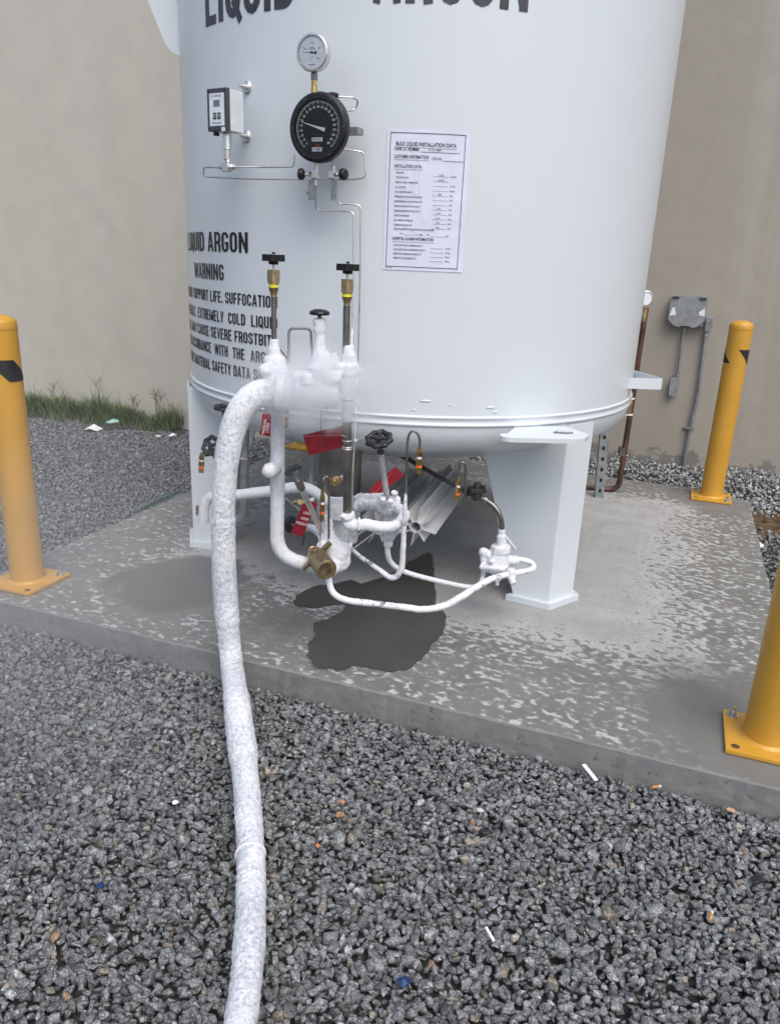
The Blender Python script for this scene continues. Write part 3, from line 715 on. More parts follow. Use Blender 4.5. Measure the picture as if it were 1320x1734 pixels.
for k in range(len(protos)):
    I = np.where(pi_ == k)[0]; pv, pf = protos[k]; m = len(I)
    if not m: continue
    ca, sa = np.cos(A[I, 0]), np.sin(A[I, 0]); cb, sb = np.cos(A[I, 1]*3), np.sin(A[I, 1]*3)
    Rz = np.zeros((m, 3, 3)); Rz[:, 0, 0] = ca; Rz[:, 0, 1] = -sa; Rz[:, 1, 0] = sa; Rz[:, 1, 1] = ca; Rz[:, 2, 2] = 1
    Rx = np.zeros((m, 3, 3)); Rx[:, 0, 0] = 1; Rx[:, 1, 1] = cb; Rx[:, 1, 2] = -sb; Rx[:, 2, 1] = sb; Rx[:, 2, 2] = cb
    RR = Rx@Rz; q = np.einsum('mij,vj->mvi', RR, pv)*size[I, None, None]+P[I, None, :]
    Vs.append(q.reshape(-1, 3)); Fs.append((pf[None]+(np.arange(m)*len(pv))[:, None, None]+off).reshape(-1, 3)); Cs.append(np.repeat(col[I], len(pv), 0)); off += m*len(pv)
Vs = np.concatenate(Vs); Fs = np.concatenate(Fs); Cs = np.concatenate(Cs)
print('stones', nS, 'faces', len(Fs))
me = bpy.data.meshes.new('gravel'); me.vertices.add(len(Vs)); me.vertices.foreach_set('co', Vs.ravel().astype(np.float32))
me.loops.add(len(Fs)*3); me.loops.foreach_set('vertex_index', Fs.ravel().astype(np.int32)); me.polygons.add(len(Fs)); me.polygons.foreach_set('loop_start', (np.arange(len(Fs))*3).astype(np.int32))
me.update(calc_edges=True); at = me.attributes.new('tint', 'FLOAT_COLOR', 'POINT'); at.data.foreach_set('color', np.concatenate([Cs, np.ones((len(Cs), 1))], 1).ravel().astype(np.float32))
me.materials.append(M['stone']); go = bpy.data.objects.new('gravel', me); COL.objects.link(go)
tag(go, 'grey crushed stone gravel around the concrete pad', kind='stuff')

mbp = MB(); q0 = atZ(1292, 885, -.08); vs = []; kk_ = 16
for i in range(kk_+1):
    for j in range(kk_+1):
        x = q0[0]+(i/kk_-.5)*1.0; y = q0[1]+(j/kk_-.5)*.8; e_ = max(0, 1-((i/kk_-.5)*2)**2-((j/kk_-.5)*2)**2)
        vs.append((x, y, float(gz(x, y))-.05+.06*e_**.5+.02*noise.noise(Vector((x*12, y*12, 2)))))
mbp.add(vs, [(i*(kk_+1)+j, (i+1)*(kk_+1)+j, (i+1)*(kk_+1)+j+1, i*(kk_+1)+j+1) for i in range(kk_) for j in range(kk_)], True)
mbp.build('bare_earth', simple('brown_earth', (.085, .052, .026), .9, 0, .45, 22, .9, 60), loc=(0, 0, 0), kind='structure', label='patch of bare brown earth beside the pad')
lm = MB(); lc = []
for i in range(420):
    x = q0[0]+rng.normal(0, .2); y = q0[1]+rng.normal(0, .13)
    if inside_pad(x, y, .02): continue
    blade(lm, lc, np.array([x, y, float(gz(x, y))-.01]), rng.uniform(.01, .05), rng.uniform(0, 6.28), rng.uniform(.5, 3), rng.uniform(.002, .006), np.array([.16, .1, .04])*rng.uniform(.3, 1.4))
tinted(lm, lc, 'dead_leaves', M['grass'], loc=(0, 0, 0), kind='stuff', label='brown dead leaves on the earth beside the pad')

# a few odd stones that stand out
def stone(px, z, s, colr, label, name='stone'):
    p = atZ(*px, z); pts = rng.normal(size=(14, 3)); pts /= np.linalg.norm(pts, axis=1)[:, None]; pts *= rng.uniform(.8, 1.1, (14, 1))*np.array([s, s*.7, s*.5])
    bm = bmesh.new(); [bm.verts.new(Vector(q)) for q in pts]; bmesh.ops.convex_hull(bm, input=bm.verts)
    bmesh.ops.delete(bm, geom=[q for q in bm.verts if not q.link_faces], context='VERTS'); bmesh.ops.bevel(bm, geom=list(bm.edges), offset=s*.07, segments=1, affect='EDGES')
    bm.verts.index_update(); m = MB(); m.add([np.array(q.co[:])+p for q in bm.verts], [[q.index for q in f.verts] for f in bm.faces]); bm.free()
    return m.build(name, simple('odd_stone', colr, .6, 0, .25, 60, .4, 200), label=label, category='stone')
stone((573, 1380), -.075, .026, (.33, .2, .1), 'largest tan brown stone lying left of centre in the gravel')
stone((578, 1358), -.08, .014, (.42, .2, .12), 'small pinkish stone just above the large tan stone')
stone((795, 1425), -.08, .022, (.3, .26, .2), 'long beige stone lying beside a black stone in the gravel')
stone((1236, 1372), -.085, .02, (.5, .3, .2), 'pink stone near the concrete edge below the front bollard')
stone((536, 1432), -.082, .012, (.5, .2, .08), 'small orange stone between the hose and the large tan stone')
stone((820, 1410), -.078, .024, (.02, .02, .022), 'black angular stone beside the long beige stone')
stone((1280, 1488), -.078, .026, (.02, .02, .022), 'black stone at the far right of the gravel')
stone((812, 1373), -.08, .019, (.5, .48, .44), 'pale cream stone above the black angular stone')
stone((1230, 1330), -.08, .028, (.36, .36, .35), 'light grey rounded stone against the concrete edge')

# small litter
def stick(px, L_, r, ang, mat, name, label, cat, z=-.078):
    p = atZ(*px, z); d = np.array([math.cos(ang), math.sin(ang), .12])*L_/2
    m = MB(); m.cyl(p-d, p+d, r, n=10); return m, p, d
for px, L_, a, lab in (((744, 1223), .03, .6, 'short white cigarette end in the gravel near the pad edge'), ((829, 1582), .038, 2.0, 'white cigarette end low in the gravel')):
    m, p, d = stick(px, L_, .004, a, None, '', '', ''); m.build('cigarette_end', M['paper'], label=lab, category='litter', group='cigarette ends in the gravel')
for px, a, lab in (((1111, 1332), .15, 'cigarette end with tan filter close to the concrete edge'), ((1203, 1551), 1.0, 'orange filter end in the gravel at lower right')):
    p = atZ(*px, -.078); d = nrm(np.array([math.cos(a), math.sin(a), .1])); t = thing('cigarette_end', p, lab, 'litter', 'cigarette ends in the gravel')
    m = MB(); m.cyl(p-d*.015, p+d*.008, .004, n=10); m.build('filter', M['filter'], t); m = MB(); m.cyl(p+d*.0081, p+d*.014, .0038, n=10); m.build('paper', M['paper'], t)
m, p, d = stick((998, 1308), .075, .006, 1.95, None, '', '', ''); m2 = MB(); rt = np.array([nrm(d), nrm(np.cross([0, 0, 1], d)), nrm(np.cross(d, np.cross([0, 0, 1], d)))])
m2.box(p, (.075, .014, .004), rt, .001); m2.build('plastic_strip', M['paper'], label='white plastic strip lying on the gravel by the pad front', category='litter')
def scrap(px, z, s, mat, label, name='paper_scrap'):
    p = atZ(*px, z); m = MB(); k = 7; c = [(s*rng.uniform(.6, 1.1)*math.cos(t), s*rng.uniform(.5, 1)*math.sin(t)) for t in np.linspace(0, 2*math.pi, k, endpoint=False)]
    pts = [p+np.array([x, y, s*.35*rng.uniform(0, 1)]) for x, y in c]+[p+np.array([0, 0, s*.6])]
    lo = [q-np.array([0, 0, .003]) for q in pts]
    m.add(pts+lo, [(i, (i+1) % k, k) for i in range(k)]+[((i+1) % k+k+1, i+k+1, 2*k+1) for i in range(k)]+[(i, i+k+1, (i+1) % k+k+1, (i+1) % k) for i in range(k)])
    return m.build(name, mat, label=label, category='litter')
scrap((1281, 924), -.07, .05, M['paper'], 'crumpled white paper beside the right edge of the pad')
scrap((160, 728), -.22, .10, M['paper'], 'flat white plastic scrap at the front of the grass verge')
scrap((192, 716), -.16, .07, M['teal'], 'crumpled teal and white wrapper in the grass verge')
scrap((292, 738), -.2, .05, M['paper'], 'white scrap at the right end of the grass verge')
scrap((268, 740), -.21, .035, M['paper'], 'tiny white scrap beneath the leafy weed')
scrap((296, 1358), -.08, .012, M['paper'], 'tiny white crumb on the gravel left of the hose')
scrap((370, 1133), -.09, .014, M['paper'], 'white ice crumb on the gravel at the pad edge beside the hose')
scrap((170, 1500), -.08, .014, M['blue'], 'small blue plastic chip in the gravel left of the hose', 'plastic_chip')
scrap((682, 1663), -.088, .018, M['blue'], 'dark blue plastic chip low in the gravel right of the hose', 'plastic_chip')
m = MB(); p0 = atZ(240, 861, -.03); p1 = atZ(306, 831, -.03); m.tube(smoothpath([p0, p0*.7+p1*.3+[0, 0, .004], p0*.3+p1*.7, p1]), .011, 12)
m.build('green_hose', M['greenhose'], label='short dark green hose lying along the left edge of the pad', category='hose')

# ------------------------------------------------------------------ grass verge and weeds by the left wall
gb = MB(); gc = []
wdir = wd[:2]; base0 = WP
def wall_pt(s, d): return np.array([WP[0]+wd[0]*s+wn[0]*d, WP[1]+wd[1]*s+wn[1]*d])
s_l = -7.3; s_r = -4.92
for i in range(9000):
    s = rng.uniform(s_l, s_r); fr = (s-s_l)/(s_r-s_l)
    wdt = .42+.10*math.sin(s*6); d = abs(rng.normal(0, .5))*wdt+.01
    if d > wdt*1.15: continue
    clump = noise.noise(Vector((s*3.1, d*3, 0)))
    if clump < -.12 and rng.uniform() > .25: continue
    p = wall_pt(s, d); z = float(gz(p[0], p[1]))-.02+.06*max(0, 1-d/.4)
    h = rng.uniform(.05, .2)*(1.05+1.8*max(0, clump))*(1.0-.15*fr)*max(.45, 1-d*1.2)
    if rng.uniform() < .02: h *= 1.9
    gcol = np.array([.1, .15, .055])*rng.uniform(.6, 1.6) if rng.uniform() < .8 else np.array([.16, .14, .07])*rng.uniform(.6, 1.2)
    blade(gb, gc, np.array([p[0], p[1], z]), h, rng.uniform(0, 6.28), rng.uniform(.2, 1.1), rng.uniform(.0025, .005), gcol)
tinted(gb, gc, 'grass', M['grass'], loc=(0, 0, 0), kind='stuff', label='strip of green grass along the foot of the beige wall')
# earth ledge below the grass
mb_ = MB(); ns, nd = 90, 8; vs = []
for i in range(ns+1):
    s = s_l-1.2+(s_r-s_l+1.35)*i/ns
    for j in range(nd+1):
        d = -.02+.66*j/nd; p = wall_pt(s, d); e = .54+.10*math.sin(p[0]*6)+.04*math.sin(p[0]*17); t = max(0, 1-(d/e)**2)
        end = min(1, (ns-i)/8); vs.append((p[0], p[1], float(gz(p[0], p[1]))-.035+(.06*t+.02*noise.noise(Vector((s*9, d*9, 0)))*(t > 0))*end))
mb_.add(vs, [(i*(nd+1)+j, i*(nd+1)+j+1, (i+1)*(nd+1)+j+1, (i+1)*(nd+1)+j) for i in range(ns) for j in range(nd)], True)
mb_.build('soil_verge', M['soil'], loc=(0, 0, 0), kind='structure', label='dark soil ledge under the grass')
def seed_weed(px, top, label, n=1, spread=.0):
    p = onW(*px, .14); z0 = float(gz(p[0], p[1])); H_ = (atY(*top, p[1])[2]-z0); mb = MB(); cl = []
    for k in range(n):
        b0 = np.array([p[0]+rng.uniform(-1, 1)*spread, p[1]+rng.uniform(-.5, .5)*spread, z0]); hh = H_*rng.uniform(.75, 1) if k else H_
        ln = rng.uniform(-.1, .1); q = [b0, b0+[ln*.3*hh, 0, hh*.5], b0+[ln*hh, 0, hh*.82]]
        o = len(mb.v); mb.tube(smoothpath(q, 4), .0022, 5, False)
        for a in range(7):
            t = rng.uniform(0, 1) ; d = np.array([math.cos(a*.9+k), math.sin(a*.9+k)*.5, rng.uniform(.4, 1.1)]); tip = q[2]+nrm(d)*hh*.2; mb.tube([q[2]-np.array([0, 0, .02*a*.3]), (q[2]+tip)/2+[0, 0, .004], tip], .0014, 4, False)
    cl = [(.13, .115, .07, 1)]*len(mb.v)
    lf = len(mb.v)
    for a in range(7): blade(mb, cl, np.array([p[0]+rng.uniform(-.02, .02), p[1], z0+.01]), .16, rng.uniform(0, 6.28), rng.uniform(.4, 1.1), .005, np.array([.06, .1, .035]))
    tinted(mb, cl, 'weed', M['grass'], label=label, category='weed', group='tall weeds against the left wall')
seed_weed((163, 695), (165, 636), 'single tall seeding weed in the middle of the grass verge')
seed_weed((92, 680), (90, 645), 'dark tuft of weed left of the tall seeding weed', 2, .03)
seed_weed((232, 705), (228, 664), 'branching dry weed right of the teal wrapper', 3, .05)
seed_weed((262, 712), (268, 655), 'thin dry weed stalks near the right end of the verge', 4, .06)
lw = MB(); cl = []; p = onW(258, 728, .22); z0 = float(gz(p[0], p[1]))-.01
for a in range(16): blade(lw, cl, np.array([p[0]+rng.uniform(-.05, .05), p[1], z0]), rng.uniform(.1, .16), rng.uniform(0, 6.28), rng.uniform(.6, 1.4), .02, np.array([.045, .1, .03])*rng.uniform(.8, 1.3))
tinted(lw, cl, 'weed', M['grass'], label='broad leaved green weed at the right end of the verge', category='weed', group='tall weeds against the left wall')

# ================================================================== TANK
tank = thing('storage_tank', (TC[0], TC[1], 0), 'large white upright cylindrical gas tank on four legs with black lettering', 'tank')
tb = MB(); KN = 96
tb.lathe((TC[0], TC[1], 0), (0, 0, 1), [(TR, .905), (TR, 2.2), (TR, 4.4)], KN, share=True)
dome = [(TR*math.cos(t), 4.4+.36*math.sin(t)) for t in np.linspace(0, math.pi/2, 12)]; tb.lathe((TC[0], TC[1], 0), (0, 0, 1), dome, KN, share=True)
tb.build('shell', M['tank'], tank)
hb = MB(); kr = .14; ph = R_(68)
prof = [(TR-kr+kr*math.cos(t), .868-kr*math.sin(t)) for t in np.linspace(0, ph, 10)]
rd = (TR-kr+kr*math.cos(ph))/math.sin(math.pi/2-ph); zc = .868-kr*math.sin(ph)+rd*math.cos(math.pi/2-ph)
prof += [(rd*math.sin(t), zc-rd*math.cos(t)) for t in np.linspace(math.pi/2-ph, 0, 14)[1:]]
hb.lathe((TC[0], TC[1], 0), (0, 0, -1), [(r, -z) for r, z in prof], KN, share=True); hb.build('bottom_head', M['tank'], tank)
rb = MB()
rb.lathe((TC[0], TC[1], 0), (0, 0, 1), [(TR-.01, .862), (TR+.004, .864), (TR+.009, .869), (TR+.007, .875), (TR+.0035, .879), (TR+.003, .893), (TR+.006, .897), (TR+.009, .902), (TR+.006, .907), (TR-.01, .911)], KN, share=True)
rb.build('weld_band', M['tank'], tank)
# legs
def make_leg(az):
    n_, t_, _ = frame(az); hw = .084; ro = 1.187; c3 = np.array([TC[0], TC[1], 0]); th = .012
    splay = R_(27)
    ins = [nrm(-n_*math.cos(splay)+t_*math.sin(splay)*sgn) for sgn in (-1, 1)]
    F = [c3+n_*ro+t_*hw*sgn for sgn in (-1, 1)]
    Z = lambda p, z: np.array([p[0], p[1], z])
    lg = MB()
    # outer plate
    topz = .858
    def plate(a, b, c, d, nn):
        q = np.array(nn)*th; lg.add([a, b, c, d, a-q, b-q, c-q, d-q], [(0, 1, 2, 3), (7, 6, 5, 4), (0, 4, 5, 1), (1, 5, 6, 2), (2, 6, 7, 3), (3, 7, 4, 0)])
    e = .006
    plate(Z(F[0]+t_*e, .03), Z(F[1]-t_*e, .03), Z(F[1]-t_*e, topz), Z(F[0]+t_*e, topz), n_)
    for k, sgn in ((0, -1), (1, 1)):
        d = ins[k]; nn = nrm(np.cross(d, [0, 0, 1]))*(1 if np.dot(np.cross(d, [0, 0, 1]), t_*sgn) > 0 else -1)
        # rounded fold
        A0 = F[k]-t_*sgn*e; B0 = F[k]+d*e; cs = [A0*(1-t)**2+2*F[k]*t*(1-t)+B0*t*t for t in np.linspace(0, 1, 5)]
        for i in range(4):
            for zz in ():
                pass
            lg.add([Z(cs[i], .03), Z(cs[i+1], .03), Z(cs[i+1], topz), Z(cs[i], topz)], [(0, 1, 2, 3)], True)
        # web tapers inwards with height and meets the head
        bt, tp = .172, .40
        plate(Z(B0, .03), Z(F[k]+d*bt, .03), Z(F[k]+d*tp, .80), Z(B0, .83), nn)
        plate(Z(B0, .829), Z(F[k]+d*tp, .80), Z(F[k]+d*(tp+.0), .801), Z(B0, topz), nn)
    o = lg.build('leg', M['tank'], tank)
    ft = MB(); g_ = .02
    pts = [F[0]-t_*g_+n_*g_, F[1]+t_*g_+n_*g_, F[1]+ins[1]*(.172+g_)+t_*g_, F[0]+ins[0]*(.172+g_)-t_*g_]
    ft.prism([(p[0], p[1]) for p in pts], (0, 0, .0015), (1, 0, 0), (0, 1, 0), (0, 0, .03)); fo = ft.build('foot_plate', M['tank'], tank)
    fo.parent = o
    return o
for a in (38.2, -75, 118, 208): make_leg(R_(a))
# lug plate over the front right leg: flat, rounded end, slotted
P0 = atZ(846, 735, .868); P1 = atZ(992, 738, .868)
lgp = MB(); c0 = np.array([P0[0], P0[1]]); c1 = np.array([P1[0], P1[1]]); d = nrm(np.array([*(c1-c0), 0])); s_ = np.array([-d[1], d[0], 0])
ln = np.linalg.norm(c1-c0); hw = .045
pl = [(hw*.55-hw*.55*math.sin(t), -hw*math.cos(t)) for t in np.linspace(0, math.pi, 9)]+[(ln, hw), (ln, -hw)]
pl = [(0.04-.04*math.sin(t)+.0, -.04*math.cos(t)+.0) for t in np.linspace(0, math.pi, 11)]+[(.12, .20), (ln-.02, .20), (ln+.03, .05), (ln-.01, -.02), (ln-.05, -.045)]
lgp.prism(pl, (P0[0], P0[1], .845), d, s_, (0, 0, .018)); lo_ = lgp.build('lug_plate', M['tank'], tank)
sh = atZ(953, 731, .868); hm = MB(); hp = [(.042*math.cos(t), .016*math.sin(t)) for t in np.linspace(0, 6.28, 14)[:-1]]
hm.prism(hp, (sh[0], sh[1], .8645), d, s_, (0, 0, .0015)); hs_ = hm.build('slot', simple('slot_shadow', (.12, .12, .12), .8), tank); hs_.parent = lo_
hb2 = MB(); hb2.box(sh+[.004, .004, .002], (.055, .012, .012), np.array([d, s_, [0, 0, 1]]), .002); q_ = hb2.build('slot_lug', M['tank'], tank); q_.parent = lo_
# web plate high on the left
n_, t_, _ = frame(R_(-72)); a_ = nrm(np.array([-1., -.12, 0])); o_ = np.array([*(TC+n_[:2]*1.145), 0])
gp = MB(); zt = lambda y: atY(285, y, o_[1])[2]
sp_ = [(312, 100), (306, 96), (298, 92), (290, 87), (281, 76), (270, 50), (250, 0), (205, -110), (205, -400), (330, -400)]
yq = o_[1]; gp.prism([((lambda q: (q[0]-o_[0], q[2]))(atY(x, y, yq)))[0:2] for x, y in sp_], (o_[0], yq, 0), (1, 0, 0), (0, 0, 1), (0, .012, 0))
gp.build('side_plate', M['tank'], tank)
# flat bar guard on the right
A_ = onT(1062, 650, 0); B_ = atY(1121, 655, A_[1]+.04); C_ = np.array([TC[0]+TR*math.sin(R_(80)), TC[1]-TR*math.cos(R_(80)), 0])
path = [A_[:2]+[-.01, .02], B_[:2]-nrm(B_[:2]-A_[:2])*.01, B_[:2]+[.0, .012], C_[:2]]
gb_ = MB(); zb = A_[2]-.026; T_ = .007
for i in range(3):
    a, b = path[i], path[i+1]; dd = nrm(b-a); nn = np.array([-dd[1], dd[0]])*T_
    gb_.prism([tuple(a), tuple(b), tuple(b+nn), tuple(a+nn)], (0, 0, zb), (1, 0, 0), (0, 1, 0), (0, 0, .052))
gb_.build('guard_bar', M['tank'], tank)
# lettering
lt = MB(); a1 = R_(-29.6)
def line(s, z, h, ar, w, bold=.012):
    """right end at azimuth ar (deg), width w metres along the shell"""
    text(lt, s, None, None, None, h, w, 'R', bold, fn=cylfn(R_(ar), z))
for s, z, h, ar, ref, wr_ in (('LIQUID ARGON', 1.503, .080, -37.4, 'ARGON', .305), ('WARNING', 1.387, .066, -45.8, 'WARNING', .327),
        ('DOES NOT SUPPORT LIFE. SUFFOCATION', 1.294, .047, -29.6, 'SUFFOCATION', .322), ('MAY RESULT.  EXTREMELY  COLD  LIQUID', 1.211, .047, -29.6, 'COLD  LIQUID', .302),
        ('OR GAS, MAY CAUSE SEVERE FROSTBITE.', 1.138, .047, -29.0, 'FROSTBITE.', .27), ('USE IN ACCORDANCE  WITH  THE  ARGON', 1.066, .047, -29.6, 'WITH  THE  ARGON', .428),
        ("SUPPLIER'S MATERIAL SAFETY DATA SHEET", .989, .047, -29.6, 'DATA SHEET', .271), ('LIQUID', 2.345, .24, -25.5, 'LIQUID', .50), ('ARGON', 2.342, .24, 16.2, 'ARGON', .545)):
    lt = MB(); gothic(lt, s, z, h, ar, wr_*gothic_w(s)/gothic_w(ref)); lt.build('lettering', M['ink'] if h < .1 else M['bigink'], tank)['kind'] = 'stuff'
# surface scratches under the lettering (raised paint drips)
for (x, y, l, r) in ((720, 679, .05, .004), (830, 690, .045, .004), (838, 698, .03, .0035), (700, 694, .02, .003), (762, 686, .015, .003)):
    c = onT(x, y, 0); n_, t_, u_ = frame(az_of(c)); wk = MB(); wk.ell(c, (l/2, r, r), np.array([t_, n_, u_]), 10, 6); wk.build('weld_bead', M['tank'], tank)
def stud(px, tall=1):
    c = onT(*px, 0); n_, t_, u_ = frame(az_of(c)); m = MB()
    m.lathe(c-n_*.004, n_, [(0, 0), (.021, .0), (.023, .008), (.018, .013), (0, .0131)], 24); m.cyl(c, c+n_*.022, .0105, n=14); m.hexa(c+n_*.02, c+n_*.032, .0085); m.cyl(c+n_*.032, c+n_*.042, .0045, n=10)
    return m.build('mounting_stud', M['steel'], tank)
for px in ((419, 148), (418, 231)): stud(px)

# ------------------------------------------------------------------ data sheet glued on the tank
zt_, zb_ = onT(653, 218, 0)[2]+.002, onT(648, 456, 0)[2]
L0, R0 = az_of(onT(652, 330)), az_of(onT(790, 340)); shw = (R0-L0)*TR; shh = zt_-zb_
sheet = thing('data_sheet', onT(718, 456, 0), 'white printed installation data sheet with wrinkles glued to the tank', 'sign')
sm = MB(); nx_, nz_ = 70, 110; vs = []
def wr(i, j):
    x = i/nx_; y = j/nz_; k = 0
    k += .0035*math.exp(-((x-.47-.06*math.sin(y*5+1))/.012)**2)*(.35 < y < .8)
    k += .004*math.exp(-((x-.36)/.01)**2)*(.55 < y < .75)
    k += .003*math.exp(-((x-.13-.1*(y-.5)**2*8)/.012)**2)*(.3 < y < .6)
    k += .003*math.exp(-((x-.62-.25*(.5-y))/.014)**2)*(.3 < y < .62)
    k += .003*math.exp(-((y-.3-.04*math.sin(x*9))/.008)**2)*(.15 < x < .5)
    k += .0015*max(0, noise.noise(Vector((x*14, y*22, 5))))
    return k*.45
for j in range(nz_+1):
    for i in range(nx_+1):
        a = L0+(R0-L0)*i/nx_; z = zb_+shh*j/nz_; r = TR+.0018+wr(i, j); vs.append((TC[0]+r*math.sin(a), TC[1]-r*math.cos(a), z))
sm.add(vs, [(j*(nx_+1)+i, j*(nx_+1)+i+1, (j+1)*(nx_+1)+i+1, (j+1)*(nx_+1)+i) for j in range(nz_) for i in range(nx_)], True)
sm.build('sheet', simple('sheet_paper', (.66, .70, .83), .4, 0, .03, 10), sheet)
pr = MB(); 
def SH(x, y):      # fraction of the sheet, drawn just proud of the wrinkles
    i = min(max(x, 0), 1)*nx_; j = min(max(y, 0), 1)*nz_
    a = L0+(R0-L0)*x; r = TR+.0030+wr(i, j); return np.array([TC[0]+r*math.sin(a), TC[1]-r*math.cos(a), zb_+shh*y])
def hl(x0, x1, y, t=.0015, col=None):
    k = max(2, int((x1-x0)*40)); vs = []
    for i in range(k+1):
        x = x0+(x1-x0)*i/k; vs += [SH(x, y-t), SH(x, y+t)]
    pr.add(vs, [(2*i, 2*i+2, 2*i+3, 2*i+1) for i in range(k)])
def vl_(x, y0, y1, t=.0035):
    k = 60; vs = []
    for i in range(k+1):
        y = y0+(y1-y0)*i/k; vs += [SH(x-t, y), SH(x+t, y)]
    pr.add(vs, [(2*i, 2*i+1, 2*i+3, 2*i+2) for i in range(k)])
def tx(s, x, y, h, w=None, al='L', bold=0.):
    text(pr, s, None, None, None, h/shh*1.0, (w if w else None), al, bold, fn=lambda a, b: SH(x+a*(1 if w else shh/shw), y+b))
hl(.04, .935, .972, .0022); hl(.04, .935, .026, .0022); vl_(.042, .026, .972); vl_(.933, .026, .972)
tx('BULK LIQUID INSTALLATION DATA', .11, .885, .0125, .72, bold=.02); hl(.11, .40, .873, .001); hl(.42, .83, .873, .001)
tx('TANK I.D. NUMBER', .09, .852, .011, .30, bold=.015); hl(.41, .87, .846); tx('01-TK-U8081', .5, .855, .007, .15)
tx('CUSTOMER INFORMATION:', .09, .800, .011, .42, bold=.015); hl(.09, .51, .788, .001); tx('CODE NO.', .54, .795, .009, .13); hl(.68, .92, .79)
tx('INSTALLATION DATA:', .10, .735, .0105, .33, bold=.012); hl(.1, .44, .722, .001)
rows = ['TANK SIZE:', 'TYPE OF PRODUCT:', 'PRODUCT SUPPLY SYSTEM POINT:', 'FULL TRYCOCK:', 'TANK OPERATING RANGE:', 'REPRESSURIZATION UNIT SETTINGS ON AT', 'REPRESSURIZATION UNIT SETTINGS OFF AT', 'PRESSURE BUILDER SETTINGS ON AT', 'PRESSURE BUILDER SETTINGS OFF AT', 'OPERATING PRESSURE:', 'ECONOMIZER SET PRESSURE:', 'ALTERNATE SET PRESSURE:']
un = ['GALLONS', '', 'INCHES', 'INCHES', 'PSIG', 'PSIG', 'PSIG', 'PSIG', 'PSIG', 'PSIG', 'PSIG', 'PSIG']
va = ['1500', 'ARGON', '', '', '100', '', '', '100', '125', 'N/A', 'N/A', 'N/A']
for i, s in enumerate(rows):
    y = .693-.0335*i; tx(s, .12, y, .0062, min(.34, .0098*len(s)), bold=.01); hl(.58, .76, y-.012, .0009)
    if un[i]: tx(un[i], .78, y-.014, .0055, .0105*len(un[i]))
    if va[i]: tx(va[i], .64, y-.008, .006, .014*len(va[i]))
tx('WHILE TRANSFERRING TANK PRESSURE SHOULD FALL BETWEEN:', .12, .295, .006, .50, bold=.01)
tx('MAX', .2, .262, .0055, .04); hl(.25, .42, .26, .0009); tx('PSIG', .44, .26, .0055, .04); tx('MIN', .53, .26, .0055, .035); hl(.58, .75, .255, .0009); tx('PSIG', .76, .255, .0055, .04)
tx('HOSPITAL ALARM INFORMATION:', .11, .222, .0105, .51, bold=.015); hl(.11, .63, .208, .001)
for i, s in enumerate(['LOW LIQUID LEVEL ALARM MAIN SET AT', 'LOW LIQUID LEVEL ALARM RESERVE SET AT', 'RESERVE LOW PRESSURE ALARM SET AT', 'RESERVE IN USE ALARM SET AT']):
    y = .178-.0315*i; tx(s, .13, y, .0062, .0105*len(s), bold=.01); hl(.58, .74, y-.01, .0009); tx(['INCHES', 'INCHES', 'PSIG', 'PSIG'][i], .77, y-.012, .0055, .06)
tx('ML-1A-1290', .03, .012, .004, .09)
pr.build('print', M['ink'], sheet)

# ================================================================== BOLLARDS
def make_bollard():
    t = thing('bollard', (0, 0, 0), 'x', 'bollard', 'yellow steel bollards at the corners of the pad'); r = .0735
    m = MB(); H_ = 1.17
    m.lathe((0, 0, 0), (0, 0, 1), [(r, .016), (r, H_)], 48, share=True)
    m.lathe((0, 0, 0), (0, 0, 1), [(r+.0015, H_-.012), (r+.0025, H_), (r, H_+.012)]+[(r*math.cos(a), H_+.012+.036*math.sin(a)) for a in np.linspace(.15, math.pi/2, 9)], 48, share=True); m.build('post', M['yellow'], t)
    p = MB(); p.box((0, 0, .0095), (.262, .262, .015), None, .003); p.lathe((0, 0, 0), (0, 0, 1), [(r+.012, .016), (r+.006, .019), (r, .027)], 48, share=True); p.build('base_plate', M['yellow'], t)
    tp = MB(); z0, z1 = .942, 1.034
    for s in range(2):
        vs = []; k = 26; m_ = 8
        for j in range(m_+1):
            f = j/m_; z = z1+(z0-z1)*f
            for i in range(k+1):
                a = R_(s*180+66*f+84*i/k); vs.append(((r+.0014)*math.sin(a), -(r+.0014)*math.cos(a), z))
        tp.add(vs, [(j*(k+1)+i, (j+1)*(k+1)+i, (j+1)*(k+1)+i+1, j*(k+1)+i+1) for j in range(m_) for i in range(k)], True)
    tp.build('warning_tape', M['blacktape'], t)
    for sx_, sy_, bolt in ((-1, 1, 1), (1, -1, 1), (-1, -1, 0), (1, 1, 0)):
        x, y = sx_*.1, sy_*.1
        if bolt:
            b = MB(); b.lathe((x, y, 0), (0, 0, 1), [(0, .0171), (.021, .0171), (.021, .0205), (0, .0206)], 20); b.cyl((x, y, .0206), (x, y, .034), .0125, n=6, smooth=False); b.cyl((x, y, .034), (x, y, .052), .0062, n=10); b.build('anchor_bolt', M['bolt'], t)
        else:
            b = MB(); b.lathe((x, y, 0), (0, 0, 1), [(.0001, .0178), (.0125, .0178), (.014, .0172)], 18); b.build('bolt_hole', simple('hole', (.09, .05, .015), .8), t)
    return t
bol = make_bollard(); kids = [c for c in bpy.data.objects if c.parent == bol]
bp = [((48, 985), R_(-20), -23, 'yellow bollard at the front left corner of the pad, its base bolted near the edge'),
      ((1294, 1256), R_(-20), -20, 'yellow bollard at the front right corner of the pad, nearest the viewer'),
      ((1202, 843), R_(-20), -17, 'whole yellow bollard in front of the right wall with black tape near its top'),
      ((517, 757), R_(-20), 40, 'yellow bollard far behind the tank, its base just visible beside the large red tag')]
